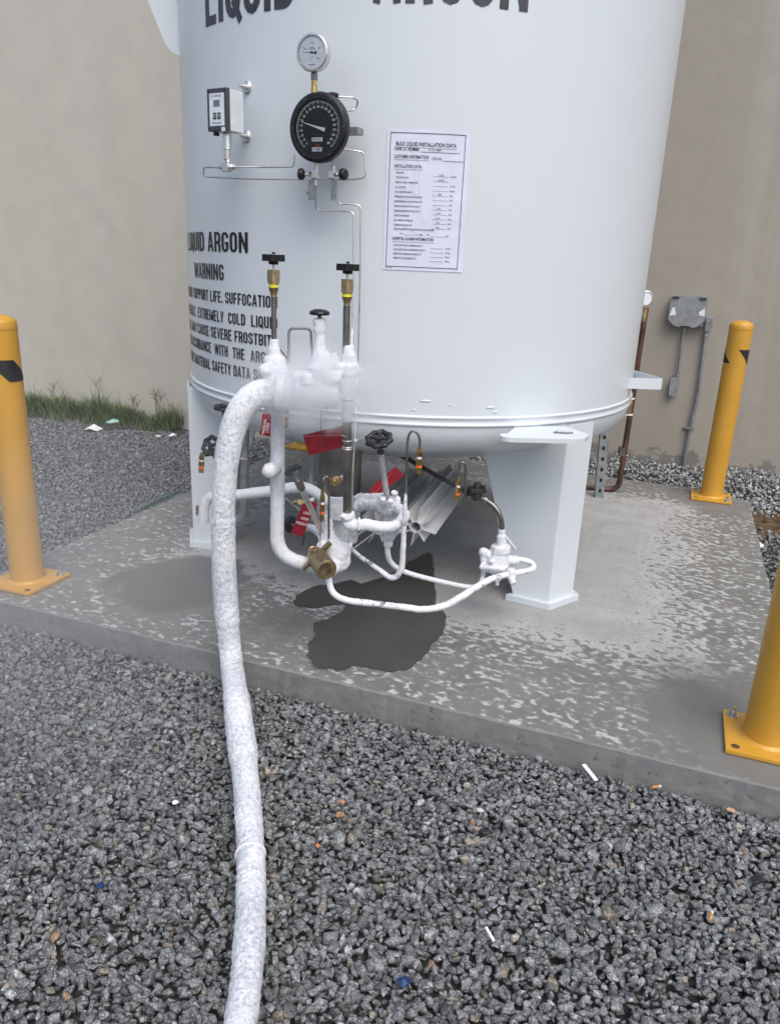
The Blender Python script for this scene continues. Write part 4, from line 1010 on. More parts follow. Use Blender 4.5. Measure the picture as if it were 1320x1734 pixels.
for i, (px, rz, ta, lab) in enumerate(bp):
    if i == 0: o = bol; ks = kids
    else:
        o = bol.copy(); COL.objects.link(o); ks = []
        for k in kids: c = k.copy(); COL.objects.link(c); c.parent = o; ks.append(c)
    p = atZ(*px, 0); rz = rz+(math.pi/2 if i == 0 else 0); o.location = (p[0], p[1], .001); o.rotation_euler = (0, 0, rz); o['label'] = lab
    for c in ks:
        if c.name.startswith('warning_tape'): c.rotation_euler = (0, 0, R_(ta)-rz)

# ================================================================== THINGS ON THE RIGHT WALL
def wallfr(): return np.array([wd, wn, [0, 0, 1.]])      # rows: along, out, up
WF = wallfr()
c = onW(1163, 527, .05); jb = thing('junction_box', c-[0, 0, .13], 'grey octagonal electrical junction box on the beige wall', 'electrical box')
m = MB(); m.box(onW(1163, 527, .035), (.255, .07, .22), WF, .008); m.build('back_box', M['greypaint'], jb)
s = .135; k = .045; m = MB()
o = onW(1163, 527, .07); poly = [(-s+.02, .105), (-s, .08), (-s, -.07), (-s+.05, -.115), (-.045, -.125), (-.035, -.112), (.035, -.112), (.045, -.125), (s-.05, -.115), (s, -.07), (s, .115), (-.1, .118)]
m.prism(poly, o, WF[0], WF[2], wn*.016); m.build('lid', M['greypaint'], jb)
for dx, dz in ((-.1, .1), (.1, .1)):
    m = MB(); m.box(o+WF[0]*dx+WF[2]*dz+wn*.02, (.05, .01, .016), WF, .002); m.build('hinge', M['dark_pipe'], jb)
for pl in ([(-.13, -.045), (-.115, .02), (-.1, .028), (-.08, -.03)], [(.085, .0), (.125, .03), (.13, -.03), (.09, -.025)]): m = MB(); m.prism(pl, o+wn*.017, WF[0], WF[2], wn*.001); m.build('torn_label', M['paper'], jb)
def conduit(name, px, off, r, mat, label, cat='conduit', ext=None):
    m = MB(); m.tube(smoothpath([onW(x, y, off) for x, y in px], 6), r, 12); return m
t = thing('short_conduit', onW(1140, 672, .04), 'short grey conduit under the junction box ending in an oval fitting', 'conduit')
m = conduit('', [(1158, 554), (1151, 600), (1147, 638)], .035, .0115, None, ''); m.build('pipe', M['galv'], t)
m = MB(); q = onW(1140, 655, .04)
m.prism([(.034*math.cos(a), (.05 if math.sin(a) > 0 else -.05)+.028*math.sin(a)) for a in np.linspace(0, 2*math.pi, 20, endpoint=False)], q-wn*.03, WF[0], WF[2], wn*.05); m.build('fitting', M['greypaint'], t)
for q0, q1 in (((1146, 632), (1145.6, 636)), ((1145, 640), (1144.6, 643))): m = MB(); m.cyl(onW(*q0, .035), onW(*q1, .035), .016); m.build('coupling', M['bolt'], t)
t = thing('long_conduit', onW(1153, 794, .03), 'long grey conduit running down the wall from a small elbow fitting to the ground', 'conduit')
m = conduit('', [(1193, 570), (1187, 620), (1180, 670), (1171, 710), (1163, 750), (1154, 800)], .03, .0145, None, ''); m.build('pipe', M['galv'], t)
m = MB(); m.box(onW(1199, 549, .04), (.05, .05, .115), WF, .008); m.box(onW(1192, 537, .045), (.06, .04, .02), WF, .005); m.build('elbow_fitting', M['galv'], t)
m = MB(); m.cyl(onW(1195, 563, .03), onW(1194, 569, .03), .019); m.build('coupling', M['bolt'], t)
m = MB(); m.box(onW(1165, 725, .012), (.085, .02, .014), WF, .003); m.box(onW(1165, 725, .048), (.04, .006, .014), WF, .002); m.build('pipe_clip', M['galv'], t)

Yc = 5.2
t = thing('copper_riser', atY(1046, 832, Yc), 'rusty brown copper riser pipe with a round gauge behind the right side of the tank', 'pipe')
m = MB(); m.tube(fillet([atY(1093, 522, Yc), atY(1083, 585, Yc), atY(1068, 690, Yc), atY(1046, 829, Yc), atY(985, 826, Yc+.05)], [0, .01, .01, .06, 0]), .0195, 14); m.build('pipe', M['rust'], t)
for q0, q1, r_ in (((1066.5, 672), (1062.5, 702), .027), ((1091, 520), (1088, 545), .024)): m = MB(); m.cyl(atY(*q0, Yc), atY(*q1, Yc), r_, n=12); m.build('coupling', M['bronze'], t)
for q0, q1 in (((1066.5, 673), (1066.2, 675.5)), ((1063, 700), (1062.7, 702.5))): m = MB(); m.cyl(atY(*q0, Yc), atY(*q1, Yc), .031); m.build('white_tape', M['whitetape'], t)
m = MB(); m.cyl(atY(1053, 757, Yc), atY(1051, 771, Yc), .027, n=8, smooth=False); m.cyl(atY(1042, 769, Yc), atY(1062, 772, Yc), .008); m.build('clamp', M['dull_steel'], t)
c = atY(1092, 505, Yc); m = MB(); gn = nrm(np.array([.15, -1, 0])); m.lathe(c, gn, [(0, -.02), (.047, -.02), (.049, .012), (.043, .014), (.042, .008), (0, .008)], 28); g2 = m.build('gauge', M['steel'], t)
m = MB(); m.lathe(c, gn, [(0, .0082), (.041, .0082), (.041, .009), (0, .0091)], 28); q = m.build('dial', M['dialwhite'], t); q.parent = g2
t = thing('perforated_strut', atY(1014, 840, 5.05), 'upright grey perforated steel strut between the leg and the copper riser', 'strut')
a, b = atY(1014, 841, 5.05), atY(1026, 700, 5.05); a[2] = .001; m = MB(); ax = nrm(b-a); sx_ = nrm(np.cross([0, 1, 0], ax))*-1; R3 = np.array([sx_, nrm(np.cross(ax, sx_)), ax])
mid = (a+b)/2; Ln = np.linalg.norm(b-a); m.box(mid, (.055, .006, Ln), R3, .001)
for s in (-1, 1): m.box(mid+R3[0]*s*.0275+R3[1]*.014*(1 if R3[1][1] > 0 else -1), (.005, .032, Ln), R3, .001)
m.build('channel', M['galv'], t)
fr = R3[1]*(-1 if R3[1][1] > 0 else 1)
for i in range(9):
    q = a+ax*(.05+.075*i)+fr*.0032; m = MB(); m.prism([(.011*math.cos(k), .015*math.sin(k)) for k in np.linspace(0, 6.28, 13)[:-1]], q, R3[0], ax, fr*.0008); m.build('slot', M['black'], t)

# ================================================================== INSTRUMENTS ON THE TANK
def A(x, y, Y): return atY(x, y, Y)
def tubeT(px, off, r, fr=.012, n=10):
    offs = off if hasattr(off, '__len__') else [off]*len(px)
    return MB().tube(fillet([onT(x, y, o) for (x, y), o in zip(px, offs)], fr), r, n)
# big differential gauge
az = R_(-22); n_, t_, u_ = frame(az); gc_ = onT(537, 215.5, .17)
G = thing('level_gauge', gc_-u_*.13, 'large round black level gauge reading in INWC on the front of the tank', 'gauge')
Rg = .1125
m = MB(); m.lathe(gc_, n_, [(0, -.075), (.078, -.075), (.088, -.04), (.104, -.03), (Rg, -.028), (Rg, -.006), (Rg-.004, .0), (Rg-.010, .003), (.0905, .003), (.0885, -.002), (.0885, -.006), (0, -.0061)], 64); m.build('case', M['black'], G)
m = MB(); m.lathe(gc_, n_, [(0, -.0055), (.088, -.0055), (.088, -.0045), (0, -.0044)], 56); m.build('dial', M['dialblack'], G)
m = MB(); o = gc_-n_*.0041
def pol(a, r): a = R_(a); return o+t_*r*math.sin(a)+u_*r*math.cos(a)
def bar(mb, a, r0, r1, w, lift=0.):
    p, q = pol(a, r0), pol(a, r1); s = nrm(np.cross(q-p, n_))*w/2; l = n_*lift; mb.add([p-s+l, q-s+l, q+s+l, p+s+l], [(0, 1, 2, 3)])
for i in range(101):
    a = -139+278*i/100; big = i % 5 == 0; bar(m, a, .0735 if big else .0775, .083, .0015 if big else .0009)
for i in range(100):
    a0, a1 = -139+2.78*i, -139+2.78*(i+1); m.add([pol(a0, .083), pol(a1, .083), pol(a1, .0838), pol(a0, .0838)], [(0, 1, 2, 3)])
m.build('scale', simple('scale_print', (.62, .68, .66), .5), G)
m = MB()
for i in range(21):
    a = -139+13.9*i; text(m, str(i*10), pol(a, .065)-u_*.0035, t_, u_, .0072, None, 'C', .02, .8)
m.build('numerals', simple('numeral_print', (.75, .78, .78), .5), G)
m = MB(); na = -139+278*.235; d = nrm(pol(na, .08)-o); s = np.cross(d, n_); l = n_*.003
m.add([o+d*.073+l, o+s*.0032+l, o-d*.03+s*.0062+l, o-d*.03-s*.0062+l, o-s*.0032+l], [(0, 1, 2, 3, 4)]); m.add([q+n_*.0012 for q in [o+d*.073+l, o+s*.0032+l, o-d*.03+s*.0062+l, o-d*.03-s*.0062+l, o-s*.0032+l]], [(0, 1, 2, 3, 4)]); m.build('needle', M['dialwhite'], G)
m = MB(); q = o+u_*-.038-t_*.002; R3 = np.array([t_, n_, u_]); m.box(q+n_*.0005, (.042, .0012, .0125), R3); pl_ = m.build('unit_plate', M['facelabel'], G)
m = MB(); text(m, 'INWC', q+n_*.0013-u_*.0045, t_, u_, .009, .034, 'C', 0); q2 = m.build('print', M['ink'], G); q2.parent = pl_
m = MB(); [m.box(o-u_*q_-t_*.002, (w__, .0006, .0016), np.array([t_, n_, u_])) for q_, w__ in ((.0535, .016), (.0565, .022), (.0595, .018))]; m.build('red_print', M['redprint'], G)
m = MB(); q = o-u_*.0695-t_*.002; m.prism([(-.02+.003*(1-abs(math.cos(a)))*0+(.02 if False else 0), 0) for a in ()] or [(-.02, -.0045), (-.018, -.0065), (.018, -.0065), (.02, -.0045), (.02, .0045), (.018, .0065), (-.018, .0065), (-.02, .0045)], q, t_, u_, n_*.0007); sk = m.build('white_sticker', M['facelabel'], G)
m = MB(); m.ring(q-t_*.012+n_*.0009, n_, .0033, .0008, 16, 4); [m.box(q+n_*.0009+t_*.005+u_*dz_, (w__, .0004, .0014), np.array([t_, n_, u_])) for dz_, w__ in ((.0022, .018), (-.0004, .022), (-.003, .016))]; q2 = m.build('print', M['navy'], G); q2.parent = sk
m = MB()
for k in range(6): m.ell(pol(30+60*k, .1)+n_*.006, (.003, .003, .0015), np.array([t_, u_, n_]), 8, 5)
m.build('screws', M['dull_steel'], G)['kind'] = 'stuff'
m = MB(); m.lathe(gc_, n_, [(0, .0012), (.0898, .0012), (.0898, .0022), (0, .0023)], 48); m.build('cover_pane', M['glass'], G)
m = MB(); q = onT(598, 212, .05); rp = np.array([t_, n_, u_]); m.box((gc_-n_*.1+t_*.045), (.15, .05, .022), rp, .002); m.build('bracket', M['galv'], G)
# small pressure gauge
az = R_(-20); n_, t_, u_ = frame(az); pc = onT(528.5, 89, .17)
Pg = thing('pressure_gauge', pc-u_*.07, 'small chrome rimmed pressure gauge with white dial above the black level gauge', 'gauge')
rr_ = .0675; SG = .86
_pv = len(bpy.data.objects)
m = MB(); m.lathe(pc, n_, [(0, -.042), (.062, -.042), (.064, -.03), (.064, -.004), (rr_, -.002), (rr_+.0005, .004), (rr_-.003, .008), (.0595, .0085), (.057, .004), (.057, .0), (0, -.0001)], 56); m.build('case', M['steel'], Pg)
m = MB(); m.lathe(pc, n_, [(0, .0006), (.0565, .0006), (.0565, .0014), (0, .0015)], 48); m.build('dial', M['dialwhite'], Pg)
o = pc+n_*.0018; m = MB()
def pol(a, r): a = R_(a); return o+t_*r*math.sin(a)+u_*r*math.cos(a)
for a in (-130, -65, 0, 65, 130): bar(m, a, .043, .05, .0011)
for a, s in ((-130, '0'), (-65, '100'), (0, '200'), (65, '300'), (130, '400')): text(m, s, pol(a, .0335)-u_*.0025, t_, u_, .0058, None, 'C', .01, .8)
for q_, s in (((0, -.0155), 'psi'), ((-.006, -.021), 'kPa')): text(m, s, o+t_*q_[0]+u_*q_[1], t_, u_, .0035, None, 'L')
[m.box(o+u_*dz_, (w__, .0004, .0011), np.array([t_, n_, u_])) for dz_, w__ in ((.012, .03), (-.042, .032), (-.0445, .026))]
m.build('markings', M['ink'], Pg)
m = MB(); m.box(o+u_*.0165, (.02, .0004, .0022), np.array([t_, n_, u_])); m.build('red_print', M['redprint'], Pg)
m = MB(); d = nrm(pol(-86, .04)-o); s = np.cross(d, n_); l = n_*.002; m.add([o+d*.042+s*.0004+l, o+d*.042-s*.0004+l, o-d*.008-s*.0013+l, o-d*.008+s*.0013+l], [(0, 1, 2, 3)]); m.add([o-d*.006+s*.001+l, o-d*.006-s*.001+l, o-d*.02-s*.0062+l, o-d*.02+s*.0062+l], [(0, 1, 2, 3)]); m.lathe(o+l, n_, [(0, 0), (.0042, 0), (.0042, .0018), (0, .0019)], 16); m.build('needle', M['ink'], Pg)
m = MB(); m.lathe(pc, n_, [(0, .006), (.058, .006), (.058, .0068), (0, .0069)], 40); m.build('cover_pane', M['glass'], Pg)
sb_ = pc-n_*.02; m = MB(); m.box(sb_-u_*.079, (.021, .021, .03), np.array([t_, n_, u_]), .002); m.build('stem', M['dull_steel'], Pg)
m = MB(); m.hexa(sb_-u_*.094, sb_-u_*.112, .0135); m.cyl(sb_-u_*.112, sb_-u_*.114, .0105); m.cyl(sb_-u_*.114, sb_-u_*.145, .0118, .0135); m.build('brass_fitting', M['brass'], Pg)
for ch in [q for q in bpy.data.objects if q.parent == Pg]:      # the whole gauge is a little under 12 cm wide
    for v_ in ch.data.vertices: v_.co = Vector(np.array(pc)-np.array(Pg['_w']))*(1-SG)+v_.co*SG
    ch.data.update()
# signal box
az = R_(-31); n_, t_, u_ = frame(az); bc = onT(369, 186, .175); bw, bh, bd = .098, .142, .085
TB = thing('transmitter', bc-u_*.2-n_*.05, 'small grey signal box with dark frame, display and two keys left of the gauges', 'instrument')
R3 = np.array([t_, n_, u_])
m = MB(); m.box(bc-n_*(bd/2+.006), (bw-.003, bd-.012, bh-.004), R3, .003); m.build('housing', M['boxgrey'], TB)
m = MB(); m.box(bc-n_*.004, (bw, .018, bh), R3, .004); m.build('front_frame', simple('charcoal_frame', (.055, .058, .075), .45), TB)
m = MB(); m.box(bc+n_*.0056, (bw-.026, .0012, bh-.034), R3, .0003); fl_ = m.build('face_plate', M['facelabel'], TB)
fo = bc+n_*.0066; m = MB(); text(m, 'D', fo-t_*.028+u_*.041, t_, u_, .0085, .0065, 'L', .0); text(m, 'ATA', fo-t_*.0205+u_*.041, t_, u_, .0065, .0165, 'L', .0); text(m, 'P', fo-t_*.003+u_*.041, t_, u_, .0085, .006, 'L', .03); text(m, 'ORT', fo+t_*.0045+u_*.041, t_, u_, .0068, .019, 'L', .02)
m.box(fo+t_*.004-u_*.0445, (.036, .0006, .0022), R3); m.box(fo-t_*.02-u_*.0435, (.004, .0006, .006), R3); q_ = m.build('print', M['navy'], TB); q_.parent = fl_
m = MB(); m.box(fo+u_*.021, (.030, .0012, .021), R3); m.build('display', M['lcd'], TB)
for s in (-1, 1):
    m = MB(); m.box(fo+t_*s*.0105-u_*.021, (.016, .0014, .022), R3, .0006); k_ = m.build('key', M['green'], TB); m = MB(); m.ring(fo+t_*s*.0105-u_*.021+n_*.001, n_, .005, .0007, 14, 4); q_ = m.build('key_mark', M['facelabel'], TB); q_.parent = k_
m = MB(); m.box(bc+n_*.006+t_*.03-u_*.066, (.018, .0012, .014), R3); m.build('corner_sticker', M['facelabel'], TB)
for sx_ in (-1, 1):
    for sz_ in (-1, 1): m = MB(); m.lathe(bc+n_*.0045+t_*sx_*(bw/2-.009)+u_*sz_*(bh/2-.009), n_, [(0, .001), (.0035, .001), (.003, .002), (0, .0021)], 12); m.build('screw', M['black'], TB)
cc = bc-n_*.045; m = MB(); m.lathe(cc-u_*bh/2, -u_, [(0, 0), (.016, 0), (.018, .052), (.0185, .056), (0, .0561)], 10, False); m.cyl(cc-u_*(bh/2+.056), cc-u_*(bh/2+.09), .0135); m.cyl(cc-u_*(bh/2+.09), cc-u_*(bh/2+.102), .0135, .006); m.build('sensor_body', M['steel'], TB)
tc = cc-u_*(bh/2+.118); m = MB(); m.cyl(tc-t_*.02, tc+t_*.024, .0165, n=20); m.box(tc-u_*.002+n_*.004, (.03, .03, .03), R3, .003); m.hexa(tc-t_*.03, tc-t_*.021, .0095); m.hexa(tc+t_*.024, tc+t_*.037, .0105); m.cyl(tc-t_*.04, tc-t_*.03, .006); m.cyl(tc+t_*.037, tc+t_*.046, .0065); m.build('tee', M['steel'], TB)
m = MB(); m.box(bc-t_*.03-n_*.02-u_*(bh/2+.006), (.016, .016, .012), R3, .001); m.build('cable_gland', M['black'], TB)
# instrument tubing
to = .085
tl, tr_ = tc-t_*.04, tc+t_*.046
def tub(name, pts, lab, r=.0032, fr=.014, mat='steel'):
    m = MB().tube(fillet(pts, fr), r, 10); return m.build('tube', M[mat], label=lab, category='tube', group='instrument tubes')
tub('', [tr_, onT(440, 283, to), onT(497.5, 283, to), onT(498, 262, to)], 'thin steel tube from the signal box fitting to the left side of the black gauge')
tub('', [tl, onT(345, 283, to+.04), onT(345, 299, to+.03), onT(420, 303, to-.02), onT(500, 304, .05), onT(600, 304, .05), onT(618.5, 301, .05), onT(616, 258, .05), onT(583, 252, .08)], 'long thin steel tube looping from the signal box under the gauge to its right side')
tub('', [onT(570, 164, .11), onT(599, 165, .08), onT(607, 172, .06), onT(600, 187, .06), onT(580, 188, .1)], 'short looped steel tube at the upper right of the black gauge', .0034, .012)
tub('', [onT(533.5, 272, .13), onT(533.5, 300, .12)], 'short vertical tube between the black gauge and its left valve', .0018)
tub('', [onT(563, 268, .13), onT(562.5, 300, .12)], 'short vertical tube between the black gauge and its right valve', .0024)
def down(x, ys, off): return [onT(x+(y-400)*k_, y, off) for y in ys]
tub('', [onT(534.5, 308, .1), onT(534.5, 356.5, .06), onT(599, 358.5, .055), onT(598, 460, .06), onT(596, 560, .075), A(593, 640, 2.86), A(592.5, 690, 2.86), A(590.5, 935, 2.83), A(640, 897, 3.0), A(655, 885, 3.3)], 'left of the two long tubes running down the tank from the gauge valves', .0032, .02)
tub('', [onT(566, 335, .1), onT(571, 344.5, .065), onT(611, 347, .055), onT(609.5, 460, .055), onT(606, 620, .055), A(602, 690, 2.9), A(600.5, 745, 2.86), A(597, 800, 2.84), A(595, 912, 2.83), A(637, 885, 3.0), A(650, 876, 3.3)], 'right of the two long tubes running down the tank from the gauge valves', .0034, .02)
m = MB(); q = A(601, 746, 2.86); m.ell(q, .008); m.cyl(A(602.5, 678, 2.9), A(602.5, 684, 2.9), .0085, n=6, smooth=False); m.build('tube_fitting', M['whitetape'], label='small pale fitting on the right long tube level with the black handwheel', category='fitting')
tub('', [A(543.5, 690, 2.66), A(544, 800, 2.66), A(542, 925, 2.66)], 'hair thin dark line hanging from the frosted manifold to the bronze coupling', .0012, .01, 'dark_pipe')
# needle valves
def needle_valve(cx, side, lab):
    az = R_(-20); n_, t_, u_ = frame(az); R3 = np.array([t_, n_, u_]); c = onT(cx, 296, .115)
    t = thing('needle_valve', c-u_*.09, lab, 'valve', 'needle valves below the gauge')
    m = MB(); m.hexa(c+u_*.014, c+u_*.03, .0095); m.hexa(c-u_*.036, c-u_*.014, .0075); m.box(c, (.026, .024, .03), R3, .004); m.cyl(c, c+t_*side*.024+n_*.008, .0085); m.cyl(c+t_*side*.024+n_*.008, c+t_*side*.038+n_*.012, .005); m.hexa(c+t_*side*.012+n_*.004, c+t_*side*.022+n_*.007, .0105); m.build('body', M['steel'], t)
    d = nrm(t_*side+n_*.3); k0 = c+t_*side*.036+n_*.012; m = MB(); m.lathe(k0, d, [(0, 0), (.011, 0), (.0195, .008), (.0205, .014), (.019, .022), (.013, .026), (0, .0265)], 28); m.build('knob', M['black'], t)
    m = MB(); b0 = c-u_*.05+t_*side*(.008 if side > 0 else .014); m.box(b0+n_*.004, (.02, .012, .07), R3, .002); m.cyl(b0-u_*.01+t_*side*.008, b0-u_*.01+t_*side*.014+n_*.014, .005); m.build('block', M['galv'], t)
needle_valve(534, -1, 'left needle valve with black knob below the large black gauge')
needle_valve(563, 1, 'right needle valve with black knob below the large black gauge')
az = R_(-28); n_, t_, u_ = frame(az); c = onT(564, 166, .12); t = thing('equalizer_valve', c-u_*.03, 'small valve with black knob at the upper right edge of the large black gauge', 'valve')
m = MB(); m.cyl(c-u_*.035, c-u_*.002, .008); m.hexa(c-u_*.024, c-u_*.01, .011); m.build('body', M['dull_steel'], t)
m = MB(); m.lathe(c-u_*.001, u_, [(0, 0), (.012, 0), (.0195, .006), (.0195, .013), (.015, .017), (0, .0171)], 24); m.build('knob', M['black'], t)

# ================================================================== PIPEWORK
def handwheel(mb, c, ax, R, lobes=8, spokes=3, th=.16):
    a, b, cc = basis(ax); c = np.array(c)
    mb.ring(c, ax, R*.78, R*.22, 56, 10, lobes, .08, .8); mb.lathe(c-cc*R*.12, cc, [(0, 0), (R*.26, 0), (R*.26, R*.3), (0, R*.31)], 16)
    for k in range(spokes):
        t = 2*math.pi*k/spokes+.4; d = a*math.cos(t)+b*math.sin(t); mb.box(c+d*R*.52, (R*.62, R*.3, R*.16), np.array([d, np.cross(cc, d), cc]), R*.03)
def ftube(name, pts, r, mat, lab=None, amp=.0018, parent=None, fr=None, cat='pipe', n=22, group=None, mb=None, seg=.006):
    P = fillet(pts, fr) if fr is not None else smoothpath(pts, 10)
    P = np.array(P); d = np.r_[0, np.cumsum(np.linalg.norm(np.diff(P, axis=0), axis=1))]; k = max(6, int(d[-1]/seg)); s = np.linspace(0, d[-1], k)
    Q = np.stack([np.interp(s, d, P[:, i]) for i in range(3)], 1)
    rs = np.interp(s, np.linspace(0, d[-1], len(r)), r) if hasattr(r, '__len__') else np.full(k, r)
    rs = rs*(1+.06*np.array([noise.noise(Vector(q*9)) for q in Q])); m = mb or MB(); o = len(m.v); m.tube(Q, list(rs), n)
    for i in range(o, len(m.v)):
        v = Vector(m.v[i]); j = min((i-o)//n, k-1)
        if i-o < k*n:
            c = Vector(Q[j]); dr = (v-c).normalized(); a = amp*(noise.noise(v*60)+.7*noise.noise(v*140)+.8*noise.noise(v*18)); m.v[i] = tuple(v+dr*a)
        else: pass
    if mb: return m
    # caps follow the displaced rings
    m.v[-2*n:-n] = m.v[o:o+n]; m.v[-n:] = m.v[o+(k-1)*n:o+k*n]
    return m.build(name, M[mat], parent, label=lab if parent is None else None, category=cat if parent is None else None, group=group)

Ym = 2.70
# hose
hz = lambda x, y, z: atZ(x, y, z)
hp = [A(462, 664, Ym-.03), A(436, 668, Ym-.05), A(412, 688, Ym-.07), A(396, 722, Ym-.08), A(386, 765, Ym-.09), A(380, 820, Ym-.09), A(378.5, 900, Ym-.09), A(380, 980, Ym-.09), A(385, 1050, Ym-.10), A(392, 1120, Ym-.13), hz(402, 1200, .01), hz(413, 1290, -.035), hz(421, 1380, -.045), hz(425, 1470, -.045), hz(424, 1560, -.045), hz(418, 1650, -.045), hz(406, 1740, -.045), hz(392, 1850, -.045)]
HS = smoothpath(hp, 12); hd = np.r_[0, np.cumsum(np.linalg.norm(np.diff(np.array(HS), axis=0), axis=1))]
def hose_mesh():
    P = np.array(HS); k = int(hd[-1]/.0028); s = np.linspace(0, hd[-1], k); Q = np.stack([np.interp(s, hd, P[:, i]) for i in range(3)], 1)
    T = np.gradient(Q, axis=0); T /= np.linalg.norm(T, axis=1)[:, None]
    rs = np.interp(s/hd[-1], [0, .1, .25, .5, .62, .8, 1], [.05, .045, .039, .041, .041, .0345, .029])+.003*np.array([noise.noise(Vector((q*4.5))) for q in Q])
    # small steps where slabs of frost end
    for p0, a in ((.42, .004), (.75, -.003), (1.05, .004), (1.3, -.004), (1.62, .003)): rs += a*(1/(1+np.exp(-(s-p0*hd[-1]/2.1)/.003)))
    n = 84; vs = np.zeros((k, n, 3)); a, b, _ = basis(T[0])
    for i in range(k):
        t = T[i]; a = nrm(a-t*(a@t)); b = np.cross(t, a); th = np.linspace(0, 2*np.pi, n, endpoint=False)
        dr = a[None]*np.cos(th)[:, None]+b[None]*np.sin(th)[:, None]; base = Q[i]+dr*rs[i]
        for j in range(n):
            v = Vector(base[j]); cl = noise.noise(v*62+Vector((0, 0, 4)))+.6*noise.noise(v*130); m_ = .5+.9*noise.noise(v*7)
            h = max(0, min(1, cl*1.6+.15))*.0028*min(1, .25+s[i]*.9)*max(.15, min(1.1, m_))+.0012*noise.noise(v*22)
            base[j] = base[j]+dr[j]*h
        vs[i] = base
    m = MB(); m.v = [tuple(q) for q in vs.reshape(-1, 3)]; m.f = [(i*n+j, i*n+(j+1) % n, (i+1)*n+(j+1) % n, (i+1)*n+j) for i in range(k-1) for j in range(n)]; m.sm = [True]*len(m.f)
    m.f += [tuple(range(n))[::-1], tuple(range((k-1)*n, k*n))]; m.sm += [False, False]
    return m
H = thing('frosted_hose', hz(402, 1200, -.04), 'thick frost covered transfer hose arching from the manifold down across the gravel', 'hose')
hose_mesh().build('hose_body', M['snow'], H)
k = 1450; p = hz(424, 1447, -.045); m = MB(); m.ring(p, nrm(hz(424, 1470, -.045)-hz(423, 1420, -.045)), .0385, .0042, 40, 8); m.build('hose_band', M['frost'], H)

# frosted manifold cluster
MF = thing('frosted_manifold', A(520, 690, Ym), 'thick white frost covered manifold where the hose joins the valves', 'manifold')
mp_ = mpp(A(520, 650, Ym))
m = MB()
def blob(x, y, rx, ry, Y=Ym, rz=None): m.ell(A(x, y, Y), (rx*mp_, (rz or min(rx, ry))*mp_, ry*mp_))
def rod(x0, y0, x1, y1, r0, r1, Y0=Ym, Y1=None): m.cyl(A(x0, y0, Y0), A(x1, y1, Y1 or Y0), r0*mp_, r1*mp_)
rod(448, 665, 572, 668, 25, 24, Ym-.03, Ym); rod(468, 664, 484, 665, 31, 31, Ym-.03); rod(500, 665, 524, 666, 29, 27, Ym-.02)
rod(464, 574, 464, 590, 8, 9, Ym+.02); rod(464, 588, 464, 606, 10.5, 12.5, Ym+.02); rod(464, 603, 466, 626, 17, 20.5, Ym+.02); rod(466, 624, 468, 660, 20, 24, Ym+.02, Ym-.02); blob(450, 627, 13, 12, Ym-.03)
rod(541, 539, 541.5, 561, 11, 11, Ym+.04); rod(542, 559, 542, 590, 9.3, 9.5, Ym+.04); rod(542, 588, 546, 622, 10, 24, Ym+.04); rod(546, 618, 546, 662, 25, 27, Ym+.03); rod(560, 600, 585, 640, 10, 12, Ym+.03)
rod(500, 628, 501, 660, 15, 19, Ym-.01); rod(497, 640, 524, 640, 11, 12, Ym-.04); blob(562, 641, 12, 13, Ym-.03); rod(548, 640, 578, 640, 11, 12, Ym-.03); rod(519, 632, 521, 650, 9, 12, Ym-.06)
rod(590, 584, 591, 602, 9, 10.5); rod(591, 600, 592, 618, 12, 14); rod(590, 616, 590, 634, 18, 18); rod(590, 634, 589, 676, 15, 15); rod(589, 672, 587, 714, 10.5, 10); blob(574, 622, 8, 9, Ym-.02); blob(606, 627, 6, 9)
rod(450, 688, 468, 702, 10, 6, Ym)
frost_build(m, 'frost_body', M['frost'], MF, .004, .0026, 40, 7)
m = MB(); m.tube(fillet([A(488.5, 615, Ym+.05), A(489, 556, Ym+.07), A(526, 556, Ym+.07), A(529, 610, Ym+.05)], .018), .0048, 12); m.build('bypass_tube', M['dull_steel'], MF)
m = MB(); m.cyl(A(474, 588, Ym+.08), A(488, 606, Ym+.06), .0065); m.build('side_tube', M['dull_steel'], MF)

def t_valve(cx, y0, Y, pw, ybot, lab):
    """T-handled long-stem valve; y0 = handle centre"""
    c = A(cx, y0, Y); k = mpp(c); b = A(cx+(ybot-y0)*.01, ybot, Y); b[0] = c[0]; b[1] = Y; t = thing('stem_valve', b, lab, 'valve', 'brass topped stem valves on the manifold')
    u = np.array([0, 0, 1.]); q = lambda d: c-u*d*k*1.06
    m = MB(); poly = []
    for i in range(48):
        a = 2*math.pi*i/48; r = 19.5*k*(.84+.16*math.cos(4*a)); poly.append((r*math.cos(a), r*math.sin(a)))
    m.prism(poly, q(4), (1, 0, 0), (0, 1, 0), u*11*k); m.lathe(q(9), u, [(0, 0), (8*k, 0), (9*k, 6*k), (0, 6.1*k)], 16); m.cyl(q(-7), q(-10), 3*k); m.build('t_handle', M['black'], t)
    m = MB(); m.cyl(q(3), q(19), 2.3*k); m.build('spindle', M['steel'], t)
    m = MB(); m.hexa(q(17), q(37), 11.5*k); m.cyl(q(37), q(39), 9*k); m.build('bonnet_nut', M['bronze'], t)
    m = MB(); m.cyl(q(38), q(44), 8.2*k); m.build('yellow_label', M['yellowtape'], t)
    m = MB(); m.cyl(q(44), q(49), 8.8*k, 8.2*k); m.cyl(q(49), q(54), 7*k, 6.5*k); m.cyl(q(54), q(59), 5.6*k); m.build('collar', M['bronze'], t)
    m = MB(); m.cyl(q(58), b-u*.015, pw*k, n=20); m.build('stem_tube', M['dull_steel'], t)
t_valve(463, 438, Ym+.02, 4.6, 580, 'left brass topped stem valve with black handle, rising beside the warning text')
t_valve(588.5, 454, Ym, 6.3, 592, 'right brass topped stem valve with black handle, in front of the two long tubes')
